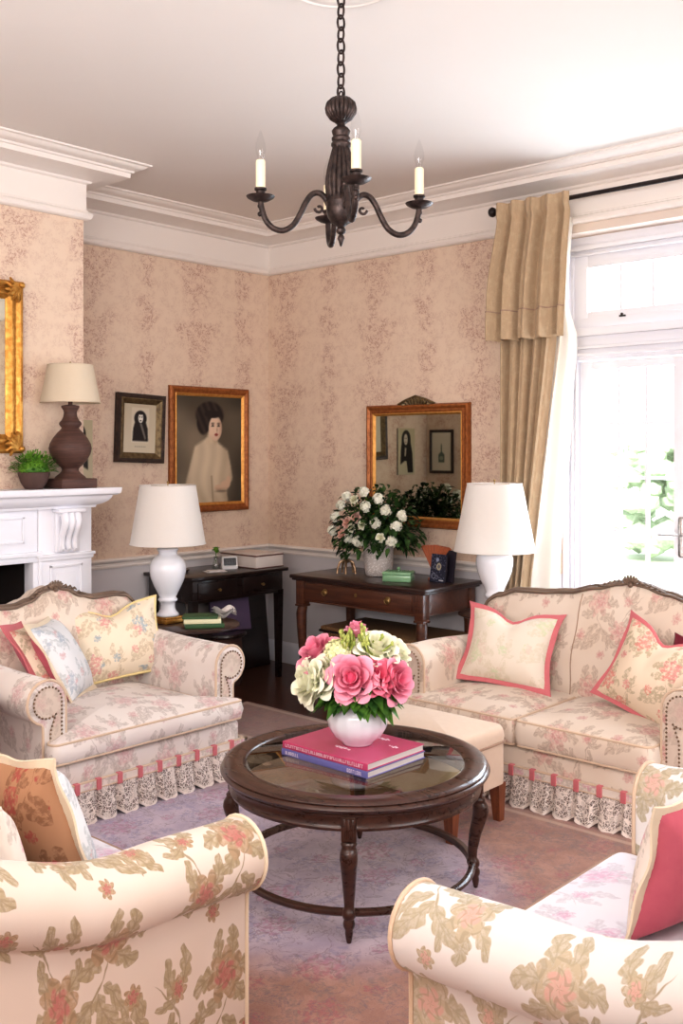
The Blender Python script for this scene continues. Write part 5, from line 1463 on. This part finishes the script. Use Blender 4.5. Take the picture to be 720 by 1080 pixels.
mb.tube([B0 - Vector((0, 0, .14)), B0 + Vector((0, -.01, .03))], [.05, .07], 8)
stuff(tag(mb.obj('bouquet_foliage', M['leafdark'], smooth=80, recalc=False), 'dark green leafy foliage of the bouquet in the console vase', 'leaves', None))
BL = [(-.25, .11, 'c'), (-.19, .19, 'c'), (-.13, .08, 'b'), (-.18, .00, 'b'), (-.06, .23, 'w'), (.04, .19, 'c'), (.11, .09, 'c'), (.015, .075, 'w'), (-.04, .12, 'b'), (.18, .17, 'c'), (.25, .08, 'c'), (.13, .24, 'c'),
      (-.02, -.03, 'c'), (-.11, -.02, 'c'), (-.28, .02, 'c'), (.03, .28, 'c'), (.14, .00, 'w'), (-.08, .05, 'w'), (-.13, .25, 'c'), (.22, -.02, 'c'), (.29, .14, 'c')]
HZ = ['far left', 'left', 'left of centre', 'centre', 'right of centre', 'right', 'far right']
def where(dx, dz): return ('upper ' if dz > .13 else 'lower ' if dz < .04 else 'middle ') + HZ[int(min(6, max(0, (dx + .28) / .08)))]
used = {}
for i, (dx, dz, kd) in enumerate(BL):
    p = B0 + Vector((dx, -.12 - .06 * (1 - abs(dx) / .3), dz + .02))
    if kd == 'b': nm, m, ds = 'garden_rose', M['roseblush'], 'blush pink rose'
    elif kd == 'w': nm, m, ds = 'garden_rose', M['rosewhite'], 'ivory rose'
    else: nm, m, ds = 'white_hydrangea', M['flwhite'], 'white floret cluster'
    lb = ds + ' at the ' + where(dx, dz) + ' of the console bouquet'
    used[lb] = used.get(lb, 0) + 1
    if used[lb] == 2: lb = 'smaller ' + lb
    d = Vector((dx * 2.0, -1, dz * 1.5 + .1))
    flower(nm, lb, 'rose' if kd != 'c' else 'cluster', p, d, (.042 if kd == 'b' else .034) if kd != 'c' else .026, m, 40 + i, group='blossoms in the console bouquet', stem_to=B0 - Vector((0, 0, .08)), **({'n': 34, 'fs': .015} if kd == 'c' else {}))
# brass spider stand with a drooping sprig
ST = thing('flower_stand', 'small brass clawed stand holding a leafy sprig on the console', 'stand', (1.095, -.35, .753))
for k in range(5):
    a = 2 * PI * k / 5 + .3; ca, sa = math.cos(a), math.sin(a)
    mb = MB(); mb.tube([(0, 0, .082), (.02 * ca, .02 * sa, .088), (.045 * ca, .045 * sa, .075), (.058 * ca, .058 * sa, .040), (.062 * ca, .062 * sa, .004)], [.009, .010, .0085, .007, .008], 8); mb.obj('leg', M['oldbrass'], ST)
mb = MB(); mb.lathe([(.0, .07), (.012, .072), (.016, .084), (.012, .094), (.006, .10), (.0, .10)], 16); mb.obj('hub', M['oldbrass'], ST)
mb = MB(); mb.tube([(0, 0, .09), (.004, -.01, .16), (-.006, -.01, .22)], .003, 6)
r = random.Random(8)
for k in range(9): add_leaf(mb, (r.uniform(-.01, .01), -.01, .11 + .012 * k), Vector((r.uniform(-1, 1), r.uniform(-.8, .2), r.uniform(-.3, .3))), .055, .032, .4)
mb.obj('leafy_sprig', M['leafdark'], ST, smooth=80, recalc=False)
GB = thing('trinket_box', 'green glazed lidded box on the console in front of the vase', 'box', (1.565, -.40, .753), .45)
mb = MB(); mb.box(-.088, .088, -.060, .060, .0, .042, .006)
for x in (-.07, .07):
    for y in (-.045, .045): mb.ball((x, y, .002), .010, 1)
mb.obj('box_body', M['jade'], GB)
mb = MB(); mb.box(-.091, .091, -.063, .063, .040, .060, .008)
for k in range(7): mb.tube([(-.075 + .025 * k, -.052, .060), (-.075 + .025 * k, .052, .060)], .004, 6)
lid = mb.obj('lid', M['jade'], GB)
mb = MB(); mb.lathe([(.0, .058), (.006, .060), (.005, .068), (.011, .076), (.008, .084), (.0, .086)], 16); mb.obj('knob', M['jade'], lid)
# dark patterned upright book and orange fan ornament
def darkcover(u, v):
    c = (34, 36, 58)
    r_ = random.Random(int(u * 26) * 97 + int(v * 34)); 
    if r_.random() < .10: c = mixc(c, (150, 152, 170), .7)
    d = math.hypot((u - .55) / .16, (v - .56) / .13)
    if d < 1: c = (188, 176, 150) if d > .55 else (120, 116, 120)
    d = math.hypot((u - .42) / .10, (v - .80) / .075)
    if d < 1: c = (150, 158, 186)
    for (x, y, q) in ((.25, .22, .14), (.45, .18, .10), (.3, .55, .10)):
        d = math.hypot((u - x) / q, (v - y) / q / .8)
        if .72 < d < 1: c = (130, 132, 150)
    if .62 < u < .92 and .05 < v < .10: c = (206, 206, 212)
    return c
DB = thing('patterned_book', 'dark blue book with pale circles standing upright on the console', 'book', (1.775, -.295, .753), -.12, None)
DB.rotation_euler = (-8 * D2R, 0, -.12)
mb = MB(); mb.box(-.062, .062, 0, .016, 0, .170, .002, 1); mb.obj('board', M['bookdark'], DB, smooth=30)
mb = MB(); mb.grid(lambda u, v: ((u - .5) * .122, -.0006, .001 + v * .168), 60, 80, colf=lambda u, v: tuple(lin(q) for q in darkcover(u, v))); mb.obj('cover', M['vcol'], DB, smooth=0)
mb = MB(); mb.box(-.03, .06, .018, .034, 0, .195, .002, 1); tag(mb.obj('thin_book', M['bookdark'], loc=(1.80, -.265, .753), rot=(-8 * D2R, 0, -.12)), 'plain dark slim book propped behind the blue patterned one', 'book')
OF = thing('fan_ornament', 'terracotta orange fan-shaped ornament behind the dark blue book', 'ornament', (1.70, -.20, .753), -.1)
mb = MB()
for k in range(9):
    a = (k - 4) * .13; mb.tube([(.02 * math.sin(a), 0, .03), (.12 * math.sin(a), -.004, .14 - abs(a) * .02), (.215 * math.sin(a), 0, .215 - abs(a) * .03)], [.008, .013, .016], 8)
mb.obj('fan', M['copper'], OF)
mb = MB(); mb.lathe([(.0, 0), (.05, 0), (.05, .012), (.018, .02), (.012, .045), (.0, .05)], 24); mb.obj('foot', M['copper'], OF)
# wicker trunk under the console
TR = thing('wicker_trunk', 'long woven wicker trunk with dark lid under the console table', 'trunk', (1.42, -.30, 0))
mb = MB(); mb.box(-.40, .46, -.20, .22, 0, .40, .012); mb.obj('basket_body', M['wicker'], TR, smooth=30)
mb = MB(); mb.box(-.41, .47, -.21, .23, .40, .432, .010); ld = mb.obj('lid', M['wicker'], TR, smooth=30)
mb = MB(); mb.tube([(-.412, -.212, .402), (.472, -.212, .402), (.472, .232, .402), (-.412, .232, .402)], .008, 6, closed=True); mb.obj('dark_binding', M['desk'], ld)
mb = MB(); mb.box(.0, .06, -.218, -.205, .33, .42, .003); mb.obj('hasp', M['brass'], ld, smooth=30)

# ------------------------------------------------------------------ corner desk and things on it
DK = thing('writing_desk', 'dark ebonised desk in the corner against the left wall', 'desk', (.275, -.735, 0), PI / 2)
# local x runs along the wall, local -y out into the room
hx, hy = .425, .25
mb = MB(); mb.box(-hx, hx, -hy, hy, .726, .750, .006, 3); mb.obj('desktop', M['desk'], DK, smooth=30)
mb = MB(); mb.box(-hx + .03, hx - .03, -hy + .03, hy - .02, .58, .727, .003); mb.obj('apron', M['desk'], DK, smooth=30)
for x in (-.19, .19):
    mb = MB(); mb.box(x - .165, x + .165, -hy + .020, -hy + .035, .60, .712, .004); d_ = mb.obj('drawer', M['desk'], DK, smooth=30)
    mb = MB(); mb.lathe([(.0, 0), (.006, .002), (.005, .010), (.011, .016), (.009, .024), (.0, .026)], 16, M=Matrix.Translation((x, -hy + .021, .655)) @ Matrix.Rotation(PI / 2, 4, 'X')); mb.obj('knob', M['brass'], d_)
for sx in (-1, 1):
    for sy in (-1, 1):
        mb = MB(); x, y = sx * (hx - .05), sy * (hy - .05)
        mb.tube([(x, y, .60), (x, y, .4), (x, y, .0)], [.034, .030, .022], 4, up=(1, 1, 0)); mb.obj('leg', M['desk'], DK, smooth=0)
CL = thing('desk_clock', 'small white desk clock with black display on the corner desk', 'clock', (.315, -.665, .751), 62 * D2R)
mb = MB(); vs = [(-.055, -.03, 0), (.055, -.03, 0), (.055, .03, 0), (-.055, .03, 0), (-.052, -.012, .085), (.052, -.012, .085), (.052, .022, .085), (-.052, .022, .085)]
mb.add(vs, [(3, 2, 1, 0), (4, 5, 6, 7), (0, 1, 5, 4), (1, 2, 6, 5), (2, 3, 7, 6), (3, 0, 4, 7)])
b_ = bmesh.new(); me_ = bpy.data.meshes.new('t'); me_.from_pydata(mb.v, [], mb.f); b_.from_mesh(me_); bmesh.ops.recalc_face_normals(b_, faces=b_.faces); bmesh.ops.bevel(b_, geom=list(b_.edges), offset=.006, segments=2, affect='EDGES'); mb = MB(); mb.bm(b_); bpy.data.meshes.remove(me_)
mb.obj('case', M['clockwhite'], CL, smooth=40)
Mf = Matrix.Translation((0, -.0225, .050)) @ Matrix.Rotation(-12 * D2R, 4, 'X')
mb = MB(); mb.box(-.042, .042, -.003, .001, -.024, .026, .002, 1, M=Mf); dsp = mb.obj('display', M['clockface'], CL, smooth=30)
mb = MB()
for k, x in enumerate((-.026, -.010, .010, .026)):
    for (z0, z1) in ((-.010, -.001), (.001, .010)): mb.box(x + .0045, x + .006, -.0036, -.0028, z0, z1, M=Mf)
    mb.box(x - .005, x + .005, -.0036, -.0028, .010, .0115, M=Mf)
mb.obj('digits', M['greyboard'], dsp, smooth=0)
BB = thing('linen_box_file', 'large cream box with brown edges on the corner desk', 'box', (.275, -.425, .751), PI / 2)
mb = MB(); mb.box(-.13, .125, -.185, .17, .004, .082, .003); mb.obj('box_body', M['boxwhite'], BB, smooth=30)
mb = MB(); mb.box(-.134, .129, -.189, .174, .080, .089, .003); mb.box(-.134, .129, -.189, .174, .0, .006, .002); mb.obj('edge_boards', M['boxbrown'], BB, smooth=30)
mb = MB(); mb.box(-.128, .123, -.183, .168, .089, .094, .002); mb.obj('lid', M['boxwhite'], BB, smooth=30)
SV = thing('bud_vase', 'tiny glass vase with a green sprig beside the desk clock', 'vase', (.245, -.725, .751))
mb = MB(); mb.lathe([(.0, 0), (.022, 0), (.024, .01), (.020, .04), (.012, .06), (.013, .085), (.011, .085), (.010, .06), (.0, .05)], 20); mb.obj('glass_vessel', M['water'], SV)
mb = MB(); mb.tube([(0, 0, .04), (.004, .0, .12)], .002, 6); mb.ball((.004, 0, .132), .018, 2); r = random.Random(4)
for k in range(24):
    d = Vector((r.uniform(-1, 1), r.uniform(-1, 1), r.uniform(-.6, 1))); add_leaf(mb, Vector((.004, 0, .13)) + d * .008, d, .022, .016, .2)
mb.obj('green_sprig', M['grass'], SV, smooth=80, recalc=False)
mb = MB(); mb.box(-.07, .07, -.045, .045, 0, .004, .001, 1); mb.box(-.05, .06, -.035, .035, .004, .010, .001, 1)
tag(mb.obj('note_pad', M['paper'], loc=(.36, -.83, .751), rot=(0, 0, 1.2), smooth=30), 'white note pad lying on the corner desk', 'notepad')
mb = MB(); mb.lathe([(.0, 0), (.03, 0), (.035, .006), (.05, .02), (.046, .022), (.0, .008)], 24)
tag(mb.obj('trinket_dish', M['desk'], loc=(.235, -1.00, .751)), 'small dark dish at the left end of the corner desk', 'dish')
# under the desk
PC = thing('shade_case', 'dark case added in place of the shade under the corner desk', 'case', (.13, -.44, 0), PI / 2)  # made-up dark case standing in for the shade under the desk
mb = MB(); mb.box(-.31, .31, -.03, .03, .0, .54, .008, M=Matrix.Rotation(-6 * D2R, 4, 'X')); mb.obj('shade_case_body', M['desk'], PC, smooth=30)
mb = MB(); mb.tube([(-.06, .052, .535), (-.05, .056, .57), (.05, .056, .57), (.06, .052, .535)], .007, 8); mb.obj('shade_case_handle', M['desk'], PC)
mb = MB(); mb.box(-.14, .14, -.012, .012, 0, .26, .002, 1); tag(mb.obj('magazine', M['purple'], loc=(.40, -.72, .353), rot=(-16 * D2R, 0, 70 * D2R)), 'plum-covered magazine propped on the drum stool under the desk', 'magazine')
mb = MB(); mb.box(-.15, .15, -.006, .006, 0, .27, .002, 1); tag(mb.obj('folder', M['greyboard'], loc=(.26, -.80, .353), rot=(-14 * D2R, 0, 75 * D2R)), 'grey card folder leaning behind the plum magazine', 'folder')
DS = thing('drum_stool', 'low round dark wood stool under the corner desk', 'stool', (.36, -.78, 0))
mb = MB(); mb.lathe([(.0, .325), (.16, .325), (.17, .332), (.17, .345), (.165, .352), (.0, .352)], 40); mb.obj('stool_top', M['desk'], DS)
mb = MB(); mb.lathe([(.0, 0), (.13, 0), (.14, .02), (.145, .2), (.14, .31), (.15, .326), (.0, .326)], 40); mb.obj('drum_body', M['lampwood'], DS)

# ------------------------------------------------------------------ small tables
def round_table(label, loc, R, H):
    t = thing('side_table', label, 'table', loc, 0, 'small dark side tables')
    mb = MB(); mb.lathe([(.0, H - .022), (R - .02, H - .022), (R, H - .014), (R, H - .006), (R - .008, H), (.0, H)], 56); mb.obj('tabletop', M['consoletop'], t)
    mb = MB(); mb.lathe([(.0, .10), (.03, .10), (.045, .13), (.04, .18), (.024, .24), (.028, .34), (.036, .40), (.024, .46), (.05, H - .03), (.06, H - .022), (.0, H - .022)], 24); mb.obj('pedestal', M['consoletop'], t)
    for k in range(3):
        a = 2 * PI * k / 3 + .4; ca, sa = math.cos(a), math.sin(a)
        mb = MB(); mb.tube([(.02 * ca, .02 * sa, .15), (.10 * ca, .10 * sa, .12), (.18 * ca, .18 * sa, .05), (.22 * ca, .22 * sa, .015)], [.022, .020, .016, .015], 8); mb.obj('leg', M['consoletop'], t)
    return t
round_table('round dark pedestal table under the left white lamp', (1.06, -1.60, 0), .265, .59)
round_table('dark side table under the right white lamp, mostly behind the loveseat', (2.262, -.405, 0), .205, .639)
book('hardback_book', 'green and cream book at the bottom of the stack on the lamp table', .21, .15, .022, M['bookgreen'], (1.185, -1.62, .591), 55 * D2R, 'books by the left lamp', 0)
book('hardback_book', 'cream-edged book in the middle of the stack on the lamp table', .20, .14, .024, M['bookcream'], (1.175, -1.62, .6135), 50 * D2R, 'books by the left lamp', 0)
book('hardback_book', 'dark green book on top of the stack on the lamp table', .19, .135, .012, M['bookgreen'], (1.165, -1.625, .638), 47 * D2R, 'books by the left lamp', 0)
mb = MB()
nn = 10
def crump(u, v): return (.06 * (u - .5) * 2, .05 * (v - .5) * 2, .02 + .014 * math.sin(u * 7 + v * 4) + .01 * math.cos(v * 9))
mb.grid(crump, nn, nn); mb.grid(lambda u, v: (crump(u, v)[0], crump(u, v)[1], crump(u, v)[2] - .014 - .01 * math.sin(PI * u)), nn, nn)
tag(mb.obj('folded_napkin', M['paper'], loc=(1.215, -1.50, .651), rot=(0, 0, .6), smooth=80), 'crumpled white napkin lying on the books by the left lamp', 'napkin')
ET = thing('end_table', 'brown square end table at the left edge beside the fireside armchair', 'table', (1.50, -3.36, 0))
mb = MB(); mb.box(-.22, .22, -.22, .22, .53, .555, .006, 3); mb.obj('tabletop', M['console'], ET, smooth=30)
mb = MB(); mb.box(-.19, .19, -.19, .19, .44, .532, .003); mb.obj('apron', M['console'], ET, smooth=30)
for sx in (-1, 1):
    for sy in (-1, 1):
        mb = MB(); mb.tube([(sx * .17, sy * .17, .45), (sx * .17, sy * .17, .0)], [.028, .018], 4, up=(1, 1, 0)); mb.obj('leg', M['console'], ET, smooth=0)

# ------------------------------------------------------------------ curtain and rod
RD = thing('curtain_rod', 'dark metal curtain rod with ball finial above the door', 'curtain rod', (0, -.16, 2.962))
mb = MB(); mb.tube([(2.11, 0, 0), (4.35, 0, 0)], .013, 12); mb.obj('pole', M['rod'], RD)
for x, s in ((2.095, -1), (4.355, 1)):
    mb = MB(); mb.lathe([(.0, 0), (.014, .0), (.020, .006), (.014, .014), (.012, .020), (.024, .030), (.030, .045), (.024, .060), (.010, .070), (.0, .072)], 20, M=Matrix.Translation((x + .02 * -s * .0, 0, 0)) @ Matrix.Rotation(s * PI / 2, 4, 'Y') @ Matrix.Translation((0, 0, -.035))); mb.obj('finial', M['rod'], RD)
for x in (2.14, 4.32):
    mb = MB(); mb.tube([(x, 0, -.002), (x, .10, -.002), (x, .142, -.002)], .007, 8); mb.lathe([(.0, 0), (.028, 0), (.026, .006), (.0, .008)], 16, M=Matrix.Translation((x, .148, -.002)) @ Matrix.Rotation(PI / 2, 4, 'X')); mb.obj('bracket', M['rod'], RD)
CU = thing('curtain', 'floor-length tan damask curtain with flap valance drawn to the left of the door', 'curtain', (0, 0, 0))
def edgeL(z): return smt([(0, 2.10), (1.0, 2.112), (3, 2.105)], z)
def edgeR(z): return lerpt([(0, 2.24), (.75, 2.285), (1.45, 2.385), (2.15, 2.485), (2.95, 2.55)], z)
def cur_d(u, amp, n=5): return amp * (math.sin(2 * PI * n * u + .6 * math.sin(5 * u)) + .35 * math.sin(2 * PI * (2 * n + 1) * u))
mb = MB()
def cf(u, v):
    z = .02 + v * 2.92; L, R_ = edgeL(z), edgeR(z)
    return (L + (R_ - L) * u + .006 * math.sin(u * 40), -.105 - cur_d(u, .026 + .006 * (1 - v)), z)
mb.grid(cf, 110, 30, uvf=lambda u, v: (u * 1.1, v * 2.9)); mb.obj('curtain_panel', M['curtain'], CU, smooth=80, recalc=False)
mb = MB()
def lf(u, v):
    z = .02 + v * 2.86; a = edgeR(z) - .02; b = a + smt([(0, .23), (1.2, .17), (2.15, .115), (2.45, .02)], z)
    return (a + (b - a) * u, -.085 + .055 * u + .012 * math.sin(u * 9 + z * 1.4), z)
mb.grid(lf, 24, 30); mb.obj('lining_edge', M['lining'], CU, smooth=80, recalc=False)
mb = MB()
VR = lambda z: smt([(2.19, 2.585), (2.6, 2.60), (2.985, 2.625)], z)
def vf(u, v, o=0.0):
    z = 2.192 + v * .80; L, R_ = 2.066 + .075 * sst(.3, 1, v), VR(z)
    w = cur_d(u, .028 + .008 * (1 - v), 4.5)
    y = -.176 - w - .012 * (1 - v) - o
    if v > .86: y = -.176 - w - .030 * sst(.86, .93, v) + w * .55 * sst(.86, .95, v)
    return (L + (R_ - L) * u, y, z + .004 * math.sin(u * 30))
mb.grid(vf, 110, 24, uvf=lambda u, v: (u * 1.2, v * .8)); va = mb.obj('valance', M['curtain'], CU, smooth=80, recalc=False)
mb = MB(); mb.grid(lambda u, v: vf(u, .005 + v * .205, .004 + .002 * math.sin(v * PI)), 110, 6, uvf=lambda u, v: (u * 1.2, v * .2 + .4)); mb.obj('valance_hem', M['curtain'], va, smooth=80, recalc=False)
mb = MB(); mb.tube([vf(k / 110, .212, .006) for k in range(111)], .0035, 5); mb.obj('hem_cord', M['pipedark'], va)

# ------------------------------------------------------------------ light and camera
def area(name, loc, rot, sx, sy, power, col, spread=PI):
    l = bpy.data.lights.new(name, 'AREA'); l.shape = 'RECTANGLE'; l.size = sx; l.size_y = sy; l.energy = power; l.color = col; l.spread = spread
    o = bpy.data.objects.new(name, l); COL.objects.link(o); o.location = loc; o.rotation_euler = rot
    return o
W = bpy.data.worlds.new('sky'); SC.world = W; W.use_nodes = True
bg = W.node_tree.nodes['Background']; bg.inputs[0].default_value = (.92, .96, 1.0, 1); bg.inputs[1].default_value = 2.0
area('door_daylight', (3.15, .45, 1.5), (-PI / 2, 0, 0), 1.45, 2.6, 210, (.76, .87, 1.0))
area('right_wall_fill', (6.9, -2.6, 1.75), (0, PI / 2, 0), 2.0, 2.6, 80, (.93, .96, 1.0))  # added fill lamp just inside the windowless right wall
area('front_wall_fill', (3.0, -6.9, 1.9), (PI / 2 + .2, 0, 0), 3.6, 2.0, 50, (.97, .98, 1.0))  # fill lamp added behind the camera; this wall has no window
sl = bpy.data.lights.new('garden_sun', 'SUN'); sl.energy = 3.5; sl.angle = .02; sl.color = (1.0, .98, .93); so = bpy.data.objects.new('garden_sun', sl); COL.objects.link(so); so.location = (0, 2, 8); so.rotation_euler = Vector((-.15, .75, -.62)).to_track_quat('-Z', 'Y').to_euler()
up = area('ceiling_fill', (4.9, -6.0, 1.9), (0, 0, 0), 2.4, 1.0, 170, (.97, .98, 1.0))  # unseen lamp added to bounce extra light off the ceiling
up.rotation_euler = Vector((-.34, .42, .84)).to_track_quat('-Z', 'Y').to_euler()
cam = bpy.data.cameras.new('camera'); co = bpy.data.objects.new('camera', cam); COL.objects.link(co)
co.location = (5.435, -5.193, 1.55)
fwd = Vector((-.671, .741, 0)); co.rotation_euler = fwd.to_track_quat('-Z', 'Y').to_euler()
cam.sensor_fit = 'HORIZONTAL'; cam.sensor_width = 36.0; cam.lens = 36.0 * 1063 / 720; cam.shift_y = -65 / 720
cam.clip_start = .05
SC.camera = co
SC.view_settings.view_transform = 'Standard'; SC.view_settings.look = 'None'; SC.view_settings.exposure = 0.08; SC.view_settings.gamma = 0.9
SC.cycles.use_denoising = True
SC.cycles.max_bounces = 8; SC.cycles.transparent_max_bounces = 12; SC.cycles.caustics_reflective = False; SC.cycles.caustics_refractive = False
SC.cycles.sample_clamp_indirect = 6.0
